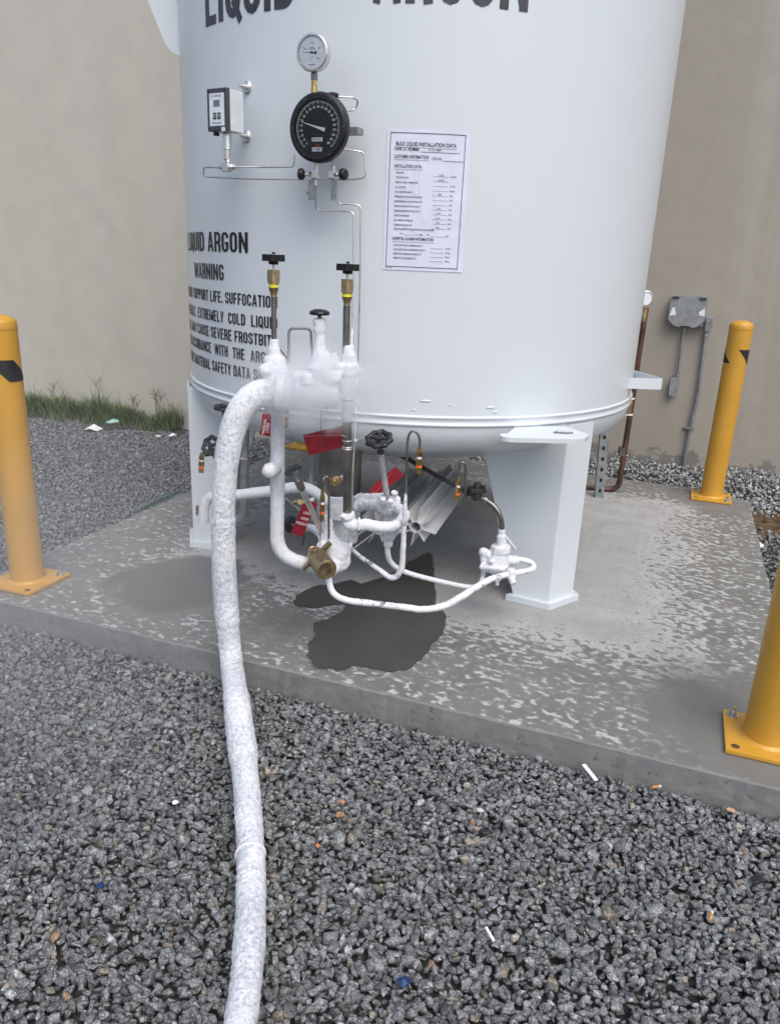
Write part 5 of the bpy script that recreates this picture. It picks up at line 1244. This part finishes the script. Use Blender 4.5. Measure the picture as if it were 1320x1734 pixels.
# central oval wheel
c = A(541, 530, Ym+.04); t = thing('wheel_valve', A(541, 545, Ym+.04), 'round black handwheel on the frosted stem between the two brass valves', 'valve'); m = MB()
m.lathe(c-np.array([0, 0, .006]), (0, 0, 1), [(0, 0), (.02, -.002), (.034, 0), (.0365, .006), (.034, .012), (.02, .018), (0, .02)], 36); m.build('handwheel', M['black'], t); m = MB(); m.cyl(A(541, 545, Ym+.04), A(541, 532, Ym+.04), .007); m.build('spindle', M['dark_pipe'], t)

# bare vertical pipe below the manifold
t = thing('riser_pipe', A(588, 872, Ym+.01), 'bare dull steel vertical pipe between the manifold and the frosted elbow', 'pipe')
m = MB(); m.cyl(A(587.5, 704, Ym), A(588, 880, Ym+.01), .0165, n=24); m.build('pipe', M['dull_steel'], t)
m = MB(); 
for y in (746, 757, 760): m.ring(A(587.7, y, Ym), (0, 0, 1), .0165, .0026 if y < 750 else .0032, 30, 8)
m.build('weld_rings', M['steel'], t)['kind'] = 'stuff'
# cylinder under the tank: white sleeve, bare shroud, frost below
Yc2 = 3.28; c0 = A(574.5, 795, Yc2); k = mpp(c0); cx, cy = c0[0], c0[1]
t = thing('sump_cylinder', (cx, cy, A(574, 880, Yc2)[2]), 'wide dull steel cylinder under the tank with frost on its lower half', 'cylinder')
m = MB(); m.lathe((cx, cy, 0), (0, 0, 1), [(.098, A(574, 830, Yc2)[2]), (.098, A(574, 757, Yc2-.098)[2])], 48, share=True); m.build('steel_shroud', M['dull_steel'], t)
m = MB(); m.lathe((cx, cy, 0), (0, 0, 1), [(.098, A(574, 757, Yc2-.098)[2]-.001), (.0995, A(574, 757, Yc2-.098)[2]+.001), (.0995, .80)], 48, share=True); m.build('white_sleeve', M['tank'], t)
m = MB(); zb1 = A(574, 872, Yc2)[2]; zt1 = A(574, 831, Yc2)[2]; m.cyl((cx, cy, zb1), (cx, cy, zt1), .096, .1, 40); m.cyl((cx+.03, cy, A(590, 918, Yc2)[2]), (cx+.03, cy, zb1+.01), .06, .062); m.cyl((cx-.05, cy-.06, A(562, 922, Yc2-.1)[2]), (cx-.05, cy-.06, zb1+.02), .03)
frost_build(m, 'frost_collar', M['frost'], t, .006, .004, 30)
m = MB(); a = A(585, 806, 2.82); b = A(563, 816, 2.76); m.lathe(b, nrm(a-b), [(0, -.004), (.012, -.004), (.017, 0), (.0175, .02), (.014, .034), (0, .035)], 20); m.build('brass_cap', M['brass'], t)
m = MB(); m.cyl(a+(a-b)*.0, b+(a-b)*.55, .0095); m.cyl(a+(a-b)*.02, a+(a-b)*.25, .013); m.build('cap_stub', M['steel'], t)

# big frosted downpipe and elbow
D = thing('frosted_downpipe', A(468, 940, 2.78), 'thick white frosted pipe dropping from the manifold and turning right at the bottom', 'pipe')
ftube('pipe', [A(471, 690, 2.78), A(470, 735, 2.78), A(469, 940, 2.78), A(540, 962, 2.76)], [.0265, .0265, .0275, .0275, .0275, .028], 'frost', None, .0014, D, .075, n=30)
m = MB(); d = nrm(A(452, 800, 2.66)-A(469, 790, 2.78)); m.cyl(A(469, 790, 2.78), A(457, 797, 2.68), .026, .027, 24); m.ell(A(456.5, 797.5, 2.675), .0285, None, 20, 14); m.ring(A(470, 738, 2.78), (0, 0, 1), .0262, .002, 30, 6)
frost_build(m, 'capped_branch', M['frost'], D, .004, .002, 40)
# lower valve body with the long slanting stem
VB = thing('frosted_valve', A(572, 985, 2.78), 'lumpy frosted valve body behind the bronze coupling with a long slanting steel stem', 'valve')
m = MB(); k = mpp(A(570, 930, 2.78))
def B(x, y, r, Y=2.78, r2=None): m.ell(A(x, y, Y), (r*k, (r2 or r)*k, r*k))
m.cyl(A(543, 905, 2.8), A(556, 925, 2.8), 7*k, 15*k); m.cyl(A(553, 900, 2.8), A(556, 925, 2.8), 12*k, 16*k); B(572, 935, 22); B(560, 925, 20); B(578, 947, 17); B(546, 925, 11, 2.76); m.cyl(A(575, 950, 2.78), A(555, 963, 2.72), 18*k, 15*k); B(590, 925, 8, 2.84); m.cyl(A(556, 878, 2.84), A(557, 925, 2.82), 7*k, 10*k)
frost_build(m, 'frost_body', M['frost'], VB, .0045, .0045, 36)
s0, s1 = A(546, 905, 2.79), A(496.5, 797, 2.70); d = nrm(s1-s0); Ls = np.linalg.norm(s1-s0)
m = MB(); m.cyl(s0, s0+d*Ls*.76, .0112, n=18); m.build('stem_tube', M['steel'], VB)
m = MB(); m.hexa(s0+d*Ls*.73, s0+d*Ls*.85, .0155); m.cyl(s0+d*Ls*.71, s0+d*Ls*.74, .0115); m.build('bonnet_nut', M['dull_steel'], VB)
m = MB(); m.cyl(s0+d*Ls*.85, s1, .0036); m.build('spindle', M['steel'], VB)
m = MB(); m.lathe(s1-d*.004, d, [(0, 0), (.012, 0), (.03, .002), (.0345, .007), (.03, .013), (.012, .017), (0, .018)], 28); m.build('handwheel', simple('dark_green_wheel', (.018, .028, .026), .4, 0, .2, 40), VB)
# bronze coupling cap
a = A(530, 933, 2.74); b = A(554, 967, 2.60); d = nrm(b-a); k = mpp(b)
BC = thing('bronze_coupling', A(545, 985, 2.66), 'worn bronze threaded coupling cap with two lugs in front of the frosted elbow', 'coupling')
m = MB(); L_ = np.linalg.norm(b-a)
m.lathe(a, d, [(0, -.012), (.0165, -.012), (.0185, -.009), (.0185, -.005), (.0165, -.003), (.019, 0), (.019, .003), (.0165, .005), (.019, .008), (.026, .014), (.034, .03), (.037, .05), (.0385, .052), (.0385, .06), (.0405, .064), (.0405, L_-.012), (.037, L_-.002), (.02, L_), (0, L_+.0001)], 40); m.build('cap_body', M['bronze'], BC)
v1 = nrm(np.cross(d, _ray(541, 948))); mid = a+d*.04
for s in (-1, 1):
    m = MB(); e = nrm(A(541, 948, 2.68)-A(516, 966, 2.68)); e = nrm(e-d*(e@d)); q = mid+e*s*.052; m.box(q, (.045, .016, .02), np.array([e, np.cross(d, e), d]), .005); m.build('lug', M['bronze'], BC)
m = MB(); fr = nrm(_cam-mid); fr = nrm(fr-d*(fr@d)); m.box(mid+fr*.034+d*.008, (.024, .012, .024), np.array([np.cross(d, fr), fr, d]), .003); m.build('front_lug', M['bronze'], BC)

# frosted elbow run to the right with the long stemmed valve
EL = thing('frosted_elbow', A(600, 905, Ym), 'frosted elbow pipe curving right from the foot of the bare riser', 'pipe')
ftube('pipe', [A(589, 872, Ym), A(594, 890, Ym), A(618, 888, Ym-.01), A(650, 893, Ym), A(672, 888, Ym+.06), A(684, 872, Ym+.15), A(672, 862, Ym+.26)], [.021, .0225, .0215, .021, .022, .022, .021], 'frost', None, .0022, EL, n=28)
m = MB(); m.cyl(A(588, 868, Ym), A(589, 878, Ym), .026, .027); m.ell(A(592, 886, Ym), .027); m.cyl(A(606, 888, Ym-.01), A(609, 888, Ym-.01), .0265); m.ell(A(580, 874, Ym-.02), (.012, .01, .008)); frost_build(m, 'frost_collar', M['frost'], EL, .004, .004, 50)
SV = thing('stemmed_valve', A(655, 870, 2.98), 'frosted valve with a long steel stem and large black handwheel right of the bare riser', 'valve')
m = MB(); k = mpp(A(655, 858, 2.98))
m.ell(A(657, 860, 2.98), (22*k, 20*k, 16*k)); m.ell(A(668, 852, 2.98), (10*k, 10*k, 16*k)); m.cyl(A(655, 858, 2.98), A(652, 835, 2.96), 10*k, 7*k); m.cyl(A(655, 856, 3.0), A(603, 856, 3.16), 9.5*k, 9.5*k); m.cyl(A(650, 842, 3.08), A(605, 842, 3.2), 7.5*k, 7.5*k); m.cyl(A(668, 860, 2.97), A(682, 868, 2.9), 11*k, 10*k)
m.cyl(A(606, 857, 3.15), A(611, 857, 3.14), 12*k); m.ell(A(648, 850, 2.92), 6*k); m.ell(A(661, 853, 2.9), 7*k); m.ell(A(668, 836, 2.94), 6.5*k)
frost_build(m, 'frost_body', M['frost'], SV, .004, .004, 45)
for x, y, Y in ((648, 846, 2.885), (661, 849, 2.87), (667, 835, 2.895)):
    q = A(x, y, Y); up = np.array([0, -.5, .87]); m = MB(); m.lathe(q, up, [(.0001, .002), (.004, .0035), (.0085, .008), (.0115, .006), (.011, -.006), (0, -.012)], 20, share=True); m.lathe(q, up, [(0, .003), (.0035, .0045), (0, .0046)], 10); m.build('bolt_head', M['frost'], SV)
s0, s1 = A(656, 850, 2.94), A(642, 748, 2.84); d = nrm(s1-s0); Ls = np.linalg.norm(s1-s0)
m = MB(); m.cyl(s0, s0+d*Ls*.84, .0125, n=20); m.build('stem_tube', M['steel'], SV)
m = MB(); m.cyl(s0+d*Ls*.82, s0+d*Ls*.86, .0145); m.cyl(s0+d*Ls*.85, s1, .009, .012); m.build('yoke', M['dark_pipe'], SV)
m = MB(); handwheel(m, s1+d*.012, nrm(d+np.array([0, -.12, .0])), .054, 8, 5); m.build('handwheel', M['blackmetal'], SV)

# frosted loops
ftube('frosted_loop', [A(557, 960, 2.72), A(557, 985, 2.68), A(566, 1006, 2.65), A(590, 1017, 2.62), A(640, 1023, 2.6), A(690, 1029, 2.6), A(715, 1032, 2.6), A(748, 1027, 2.62), A(775, 1014, 2.67), A(803, 996, 2.74), A(830, 981, 2.82), A(858, 973, 2.9), A(880, 969, 2.95), A(896, 966, 3.0), A(903, 960, 3.03), A(898, 953, 3.06), A(884, 948, 3.06), A(868, 948, 3.06)], [.012, .0125, .0125, .0122, .0122, .013, .014, .0135, .0128, .0128, .0126, .0125, .0125], 'chip', 'long front frosted pipe loop from the bronze coupling to the regulator with flaking frost', .0012)
ftube('frosted_loop', [A(660, 893, 2.76), A(656, 905, 2.86), A(656, 935, 2.86), A(662, 953, 2.87), A(680, 966, 2.88), A(710, 976, 2.9), A(760, 988, 2.95), A(795, 994, 3.0), A(810, 990, 3.03), A(817, 975, 3.06), A(818, 940, 3.07)], [.0135, .012, .0105, .0105, .0105, .0105, .0105, .0105], 'frost', 'frosted pipe running low behind the front loop to the left side of the regulator', .001)
m = MB(); k = mpp(A(657, 915, 2.86)); m.cyl(A(657, 903, 2.86), A(657, 925, 2.86), 8.5*k, 8*k); m.ell(A(660, 905, 2.85), 11*k); m.cyl(A(660, 903, 2.85), A(676, 893, 2.82), 9*k, 9*k); q_ = frost_build(m, 'elbow_fitting', M['frost'], None, .004, .002, 40, label='bulky frosted elbow fitting under the curved elbow pipe', category='fitting')
ftube('frosted_loop', [A(595, 930, 2.9), A(610, 943, 2.86), A(632, 958, 2.82), A(650, 971, 2.8), A(661, 978, 2.78), A(672, 975, 2.77), A(680, 960, 2.76), A(682, 930, 2.75), A(684, 890, 2.74), A(685, 860, 2.73), A(687, 834, 2.73)], [.0085, .0085, .0095, .0105, .012, .0115, .0105, .0098, .0095, .0085, .0045], 'chip', 'narrow frosted pipe dipping below the valve and rising to the thin relief tube', .0012)
# relief valves with gooseneck tubes
def relief(top, bot, lab, tube_pts=None, k=None, group='brass relief valves with orange bands'):
    d = nrm(bot-top); L_ = np.linalg.norm(bot-top); w_ = .0108 if k is None else k
    t = thing('relief_valve', bot, lab, 'valve', group); q = lambda f: top+d*L_*f
    m = MB(); m.cyl(q(-.03), q(.08), w_*.62); m.cyl(q(.05), q(.16), w_*.75, w_*.8); m.hexa(q(.14), q(.33), w_*1.1); m.build('inlet_nut', M['brass'], t)
    m = MB(); m.cyl(q(.33), q(.42), w_*.82); m.build('thread_tape', M['whitetape'], t)
    m = MB(); m.hexa(q(.42), q(.66), w_*1.18); m.build('body', M['brass'], t)
    m = MB(); m.cyl(q(.65), q(.76), w_*1.06); m.build('band', M['orange'], t)
    m = MB(); m.lathe(q(.755), d, [(w_*.98, 0), (w_*.98, L_*.245), (w_*.72, L_*.25), (w_*.7, L_*.2), (0, L_*.2)], 24); m.build('outlet', M['brass'], t)
    if tube_pts is not None: m = MB(); m.tube(smoothpath(tube_pts, 8), .0046, 12); m.build('gooseneck', M['dull_steel'], t)
relief(A(710, 758, 2.73), A(708.5, 802, 2.73), 'relief valve on the tallest gooseneck, hanging right of the large handwheel', [A(687, 840, 2.73), A(688, 800, 2.73), A(689, 760, 2.73), A(690.5, 743, 2.73), A(694, 733, 2.73), A(700, 730, 2.73), A(707, 735, 2.73), A(710.5, 746, 2.73), A(710, 760, 2.73)])
relief(A(777, 808, 3.0), A(773, 847, 3.0), 'relief valve on a gooseneck beside the dark check valve near the leg', [A(788, 842, 3.02), A(787, 815, 3.02), A(788.5, 800, 3.01), A(787, 788, 3.0), A(782, 783, 3.0), A(778, 789, 3.0), A(777, 810, 3.0)])
relief(A(342, 767, 3.0), A(340.5, 800, 3.0), 'relief valve at the far left hanging in front of the left leg', None, .0105)
relief(A(546, 833, 2.72), A(544.5, 882, 2.72), 'relief valve on a low gooseneck in front of the wide steel cylinder', [A(556.5, 912, 2.74), A(556.5, 860, 2.74), A(557, 825, 2.74), A(555, 811, 2.73), A(551, 807, 2.73), A(547.5, 814, 2.72), A(546, 835, 2.72)], .0095)
relief(A(485, 690, 2.95), A(483, 723, 2.95), 'relief valve half hidden behind the manifold beside the small red tag', None, .0115)

# regulator by the leg
RG = thing('regulator', A(843, 985, 3.06), 'frosted pressure regulator with square bolted flange in front of the right leg', 'regulator')
Yr = 3.06; k = mpp(A(845, 945, Yr)); u = np.array([0, 0, 1.]); m = MB()
m.cyl(A(849, 896, Yr), A(848.5, 908, Yr), 6.5*k, n=6, smooth=False); m.cyl(A(848.5, 906, Yr), A(848, 928, Yr), 8*k, 8.5*k); m.cyl(A(847.5, 923, Yr), A(847, 934, Yr), 17*k, 18.5*k, n=8, smooth=False); m.cyl(A(847, 932, Yr), A(841, 953, Yr), 15*k, 21*k)
m.box(A(838, 956, Yr), (46*k, 46*k, 7*k), np.array([nrm([.94, -.3, 0]), nrm([.3, .94, 0]), u]), 2*k); m.box(A(838, 962, Yr), (40*k, 40*k, 5*k), np.array([nrm([.94, -.3, 0]), nrm([.3, .94, 0]), u]), 2*k)
m.cyl(A(840, 962, Yr), A(840, 982, Yr), 11*k, 8*k); m.cyl(A(841, 978, Yr-.03), A(841, 991, Yr-.03), 3.2*k, 3.6*k)
m.ell(A(818, 935, Yr), 8.5*k); m.cyl(A(818, 934, Yr), A(834, 944, Yr), 7.5*k); m.cyl(A(818, 936, Yr), A(818, 950, Yr), 7*k, 6*k); m.cyl(A(850, 946, Yr), A(869, 950, Yr), 9*k, 8.5*k); m.cyl(A(866, 949, Yr), A(877, 949, Yr), 8.8*k, 8*k); m.ell(A(866, 978, 2.9), 6*k)
m.cyl(A(862, 975, 2.9), A(869, 989, 2.88), 5*k, 5.5*k); m.cyl(A(858, 970, 2.9), A(868, 970, 2.92), 8.5*k)
for x, y, Y in ((831, 951, Yr-.045), (853, 953, Yr-.03), (823, 940, Yr+.02)): m.ell(A(x, y, Y), 4.2*k)
frost_build(m, 'frost_body', M['frost'], RG, .0036, .0016, 50)
m = MB(); m.cyl(A(855, 908, 3.1), A(872, 930, 3.12), .0065); m.build('drain_rod', M['boxgrey'], RG)
# dark pipe with check valve
CV = thing('check_valve', A(806, 850, 3.08), 'dark check valve on the slanting pipe left of the right leg', 'valve')
m = MB(); m.tube(smoothpath([A(849, 900, 3.06), A(849, 886, 3.06), A(845, 870, 3.06), A(836, 857, 3.07), A(824, 848, 3.08), A(812, 842, 3.08)], 8), .0108, 16); m.build('bend_pipe', M['dull_steel'], CV)
m = MB(); m.tube([A(806, 839, 3.08), A(785, 830, 3.12), A(740, 806, 3.26), A(690, 777, 3.46), A(650, 757, 3.62)], .0105, 16); m.build('slant_pipe', M['dark_pipe'], CV)
m = MB(); k = mpp(A(806, 835, 3.08)); m.cyl(A(808, 838, 3.07), A(808, 822, 3.07), 8.5*k, 8.5*k); m.ell(A(806, 839, 3.08), 10*k); m.box(A(808, 829, 3.07), (26*k, 22*k, 7*k), np.array([nrm([1, .2, 0]), nrm([-.2, 1, 0]), [0, 0, 1]]), 1.5*k); m.cyl(A(808, 824, 3.07), A(808, 817, 3.07), 6.5*k, 5.5*k)
for dx, dy in ((-10, 0), (11, 0)): m.cyl(A(808+dx, 832, 3.05), A(808+dx, 822, 3.05), 3*k)
m.build('body', M['dark_pipe'], CV)
m = MB(); m.cyl(A(817, 845, 3.08), A(823, 847, 3.08), 7.2*k); m.build('right_union', M['dull_steel'], CV); m = MB(); m.cyl(A(795, 834, 3.1), A(787, 830, 3.12), 7*k); m.build('left_union', M['dark_pipe'], CV)

# left run of frosted pipe
ftube('frosted_branch', [A(556, 852, 3.2), A(540, 838, 3.2), A(518, 827, 3.2), A(495, 826, 3.2), A(455, 832, 3.2), A(400, 838, 3.2), A(368, 839, 3.2), A(353, 844, 3.2), A(346, 858, 3.2), A(344, 885, 3.2)], [.024, .025, .0255, .025, .024, .0235, .0235, .0235], 'frost', 'frosted pipe running left behind the hose and bending down by the left leg', .0014)
m = MB(); m.ring(A(520, 828, 3.2), nrm(A(510, 826, 3.2)-A(530, 832, 3.2)), .0255, .0022, 28, 6); m.ring(A(346, 866, 3.2), (0, 0, 1), .0235, .002, 28, 6); m.hexa(A(337, 856, 3.22), A(337, 872, 3.22), .012); 
t = thing('branch_plug', A(337, 872, 3.22), 'small brass plug at the far left end of the frosted branch pipe', 'plug'); m = MB(); m.hexa(A(337, 856, 3.22), A(337, 872, 3.22), .014); m.build('hex_plug', M['brass'], t); m = MB(); m.cyl(A(337, 862, 3.22), A(346, 862, 3.2), .008); m.build('stub', M['brass'], t)
t = thing('bare_drain_pipe', A(405, 880, 3.4), 'bare grey vertical pipe with a bend at its foot behind the hose', 'pipe')
m = MB(); m.tube(fillet([A(414, 728, 3.4), A(414, 800, 3.4), A(412, 880, 3.4), A(380, 882, 3.42)], .06), .021, 16); m.build('pipe', M['galv'], t)
m = MB(); m.tube(fillet([A(401, 728, 3.46), A(400, 880, 3.46), A(385, 884, 3.46)], .04), .016, 12); m.build('rear_pipe', M['galv'], t)
m = MB(); m.box(A(411, 777, 3.36), (.05, .02, .006), None, .001); m.ell(A(410, 776, 3.36), .004); m.build('clamp', M['steel'], t)
t = thing('floor_drain', atZ(421, 890, 0), 'small dark round hole in the concrete behind the hose', 'hole'); m = MB(); m.lathe(atZ(421, 890, 0), (0, 0, 1), [(0, .003), (.012, .003), (.0125, .0005)], 18); m.build('rim', M['dark_pipe'], t)
tub('', [A(482, 843, 3.3), A(505, 862, 3.3), A(535, 885, 3.25), A(548, 897, 3.2)], 'bare grey pipe slanting down behind the lowest red tag', .014, .01, 'galv')
ftube('frosted_stub', [A(520, 893, 3.1), A(532, 896, 3.05), A(542, 905, 3.0), A(556, 918, 2.9)], .017, 'frost', 'short frosted pipe stub right of the lowest red tag', .001)
# handwheels on the left
def wheel_valve(c, ax, R, stem_to, lab, mat='blackmetal', frosty=False):
    t = thing('wheel_valve', stem_to, lab, 'valve'); m = MB(); handwheel(m, c, ax, R, 7, 3); m.build('handwheel', M[mat], t); m = MB(); m.cyl(c, stem_to, .007); m.cyl(c*.4+np.array(stem_to)*.6, stem_to, .012); m.build('stem', M['dark_pipe'], t)
wheel_valve(A(357, 755, 3.05), nrm([-.45, -.8, .45]), .046, A(372, 800, 3.2), 'lobed black handwheel above the far left relief valve')
m_ = None
wheel_valve(A(379, 690, 3.1), nrm([.05, -.1, 1]), .042, A(379, 730, 3.1), 'flat black handwheel seen edge on left of the hose bend')
c = A(492, 888, 3.12); t = thing('wheel_valve', A(492, 903, 3.12), 'round black wheel seen from the side behind the lowest red tag', 'valve'); m = MB(); ax_ = nrm([.8, -.55, .1]); m.lathe(c-ax_*.006, ax_, [(0, 0), (.03, 0), (.037, .004), (.037, .009), (.03, .013), (0, .0131)], 30); m.build('handwheel', M['blackmetal'], t); m = MB(); m.cyl(c, A(515, 897, 3.1), .009); m.build('stem', M['dark_pipe'], t)
t = thing('brass_elbow', A(506, 856, 3.05), 'small brass fitting at the top of the lowest red tag', 'fitting'); m = MB(); m.hexa(A(500, 851, 3.06), A(508, 850, 3.02), .013); m.ell(A(509, 850, 3.05), .013); m.build('hex_body', M['brass'], t); m = MB(); m.cyl(A(510, 851, 3.05), A(530, 846, 3.1), .009); m.build('pipe_stub', M['frost'], t)

# red warning tags
def tag_obj(px, Y, lab, text_lines=None, string=None, tilt=None):
    P = [A(x, y, Y if not hasattr(Y, '__len__') else Y[i]) for i, (x, y) in enumerate(px)]; P = [np.array(p) for p in P]
    n = np.cross(P[1]-P[0], P[2]-P[0]); n = nrm(n); n = n if n@(_cam-P[0]) > 0 else -n
    t = thing('red_tag', min(P, key=lambda q: q[2]), lab, 'tag', 'red warning tags on the pipework')
    # slightly curled sheet
    m = MB(); k = len(P); B_ = [p-n*.0012 for p in P]; 
    m.add(P, [tuple(range(k)) if np.cross(P[1]-P[0], P[2]-P[1])@n > 0 else tuple(range(k))[::-1]]); m.add(B_, [tuple(range(k))])
    for i in range(k): j = (i+1) % k; m.add([P[i], P[j], B_[j], B_[i]], [(0, 1, 2, 3)])
    m.build('sheet', M['red'], t); return t, n
t, n = tag_obj([(512.5, 737), (580, 720), (583, 722), (583, 757), (523, 771)], 2.76, 'large red tag wired to the bare riser below the manifold')
m = MB(); m.tube([A(514, 739, 2.757), A(545, 738, 2.756), A(577, 737.5, 2.756)], .0018, 6); m.build('tie', simple('pink_tie', (.55, .12, .14), .5), t)
m = MB(); m.tube([A(578, 737.5, 2.66), A(585, 739, 2.66), A(600, 745, 2.83)], .0011, 6); m.tube([A(600, 745, 2.83), A(612, 742, 2.85), A(622, 741, 2.86)], .0011, 6); m.build('wire', M['steel'], t)
t, n = tag_obj([(513, 853), (525, 849), (535, 850), (537.5, 856), (532, 863), (522, 886), (513, 909), (492, 903)], 2.9, 'red tag reading LINE UNDER PRESSURE hanging behind the slanting stem')
rt = nrm(A(531, 871, 2.898)-A(511, 866, 2.898)); up = nrm(np.cross(n, rt)); up = up if up[2] > 0 else -up; m = MB()
for s, (x, y), h in (('LINE', (518.5, 871), .0115), ('UNDER', (515.5, 880.5), .0115), ('PRESSURE', (511.5, 889), .0115)): text(m, s, A(x, y, 2.896)+n*.0006, rt, up, h, .0066*len(s)+.0, 'C', .03)
m.build('lettering', M['tagwhite'], t)
m = MB(); m.tube([A(515, 905, 2.91), A(514, 915, 2.91), A(511, 924, 2.91)], .0035, 6); m.build('cord_end', M['dark_pipe'], t)
t, n = tag_obj([(443.6, 701), (458, 700), (462, 715), (462, 741), (438.6, 735), (443, 722)], 3.0, 'small pale red tag partly hidden behind the frosted downpipe')
rt = nrm(A(446, 738, 2.996)-A(451, 705, 2.996)); up = nrm(np.cross(n, rt)); up = up if up@(A(460, 715, 3)-A(445, 715, 3)) > 0 else -up; m = MB()
text(m, 'PRESSURE', A(447.5, 735.5, 2.996)+n*.0006, -rt, -up, .0105, .062, 'L', .03); text(m, 'UNDER', A(454, 733, 2.996)+n*.0006, -rt, -up, .0105, .042, 'L', .03); m.build('lettering', M['tagwhite'], t)
t, n = tag_obj([(670, 790), (683.6, 805), (655, 827), (643, 836), (628, 838), (625.5, 832), (629, 824)], 3.15, 'narrow folded red tag behind the stem of the large black handwheel')
m = MB(); m.tube([A(635, 835, 3.145), A(648, 820, 3.145), A(664, 799, 3.145)], .0016, 6); m.build('tie', simple('pink_tie2', (.5, .12, .14), .5), t)

# finned vaporiser tubes lying under the tank
def finned(p0, p1, R, lab, rot=0, inner=.03):
    p0, p1 = np.array(p0), np.array(p1); a, b, c = basis(p1-p0); t = thing('finned_tube', p0-np.array([0, 0, R]), lab, 'vaporiser', 'finned aluminium tubes lying under the tank'); L_ = np.linalg.norm(p1-p0)
    m = MB(); m.lathe(p0, c, [(inner*.82, 0), (inner, 0), (inner, L_), (inner*.82, L_), (inner*.82, 0)], 8, False); m.build('core_tube', M['fin'], t)
    for k in range(8):
        th = rot+k*math.pi/4; d = a*math.cos(th)+b*math.sin(th); s = np.cross(c, d); m = MB(); r = R*(1 if k % 2 == 0 else .8)
        m.add([p0+d*inner*.95-s*.002, p0+d*r-s*.0012, p0+d*r+s*.0012, p0+d*inner*.95+s*.002, p1+d*inner*.95-s*.002, p1+d*r-s*.0012, p1+d*r+s*.0012, p1+d*inner*.95+s*.002], [(0, 1, 2, 3), (7, 6, 5, 4), (0, 4, 5, 1), (2, 6, 7, 3), (1, 5, 6, 2), (0, 3, 7, 4)]); m.build('fin', M['fin'], t)
finned(A(703, 893, 3.2), A(772, 806, 3.95), .095, 'right pale finned tube lying on the floor behind the relief valves', .2)
finned(A(640, 893, 3.3), A(716, 806, 4.1), .09, 'left pale finned tube lying behind the frosted elbow', .5, .038)

# ================================================================== COLD VAPOUR
def vapour(name, c, rad, rot, dens, nscale, lo, hi, label, step=.02, seed=0., power=1.):
    m = bpy.data.materials.new(name); m.use_nodes = True; n = m.node_tree; n.nodes.clear()
    o = n.nodes.new('ShaderNodeOutputMaterial'); v = n.nodes.new('ShaderNodeVolumePrincipled'); n.links.new(v.outputs[0], o.inputs['Volume'])
    v.inputs['Color'].default_value = (.97, .98, 1, 1); v.inputs['Anisotropy'].default_value = .2
    tc = N(n, 'ShaderNodeTexCoord'); ln = N(n, 'ShaderNodeVectorMath', operation='LENGTH'); n.links.new(tc.outputs['Object'], ln.inputs[0])
    fr = N(n, 'ShaderNodeMapRange', clamp=True, interpolation_type='SMOOTHSTEP'); n.links.new(ln.outputs['Value'], fr.inputs[0])
    for i, q in enumerate((1., .15, 0., 1.)): fr.inputs[i+1].default_value = q
    mp = N(n, 'ShaderNodeMapping'); mp.inputs['Location'].default_value = (seed, seed, seed); mp.inputs['Scale'].default_value = tuple(r*1. for r in rad); n.links.new(tc.outputs['Object'], mp.inputs[0])
    no = noi(n, mp, nscale, 3, .6, .6); r = ramp(n, no, [(lo, (0,)*3), (hi, (1,)*3)])
    d = mth(n, 'MULTIPLY', mth(n, 'MULTIPLY', fr, r), dens); n.links.new(d.outputs[0], v.inputs['Density'])
    q = MB(); q.ell((0, 0, 0), 1., None, 24, 16); ob = q.build(name, m, loc=(0, 0, 0), label=label, kind='stuff')
    ob.location = [float(x) for x in c]; ob.scale = rad; ob.rotation_euler = rot; return ob
vapour('vapour_cloud', A(535, 655, Ym-.07), (.31, .19, .19), (0, R_(6), 0), 21, 7, .41, .6, 'white cold vapour drifting round the frosted manifold')
vapour('vapour_wisp', A(540, 712, Ym+.03), (.2, .12, .06), (0, 0, 0), 15, 11, .44, .66, 'thin vapour sinking below the manifold', seed=3.)
vapour('vapour_drift', (-1.05, 2.1, .5), (.85, 1.15, .8), (0, 0, R_(8)), .5, 1.6, .25, .75, 'faint vapour drifting low to the left of the hose', seed=5.)
vapour('vapour_puff', A(528, 622, Ym+.0), (.13, .1, .085), (0, 0, 0), 22, 12, .42, .62, 'white vapour curling up behind the frosted manifold', seed=8.)
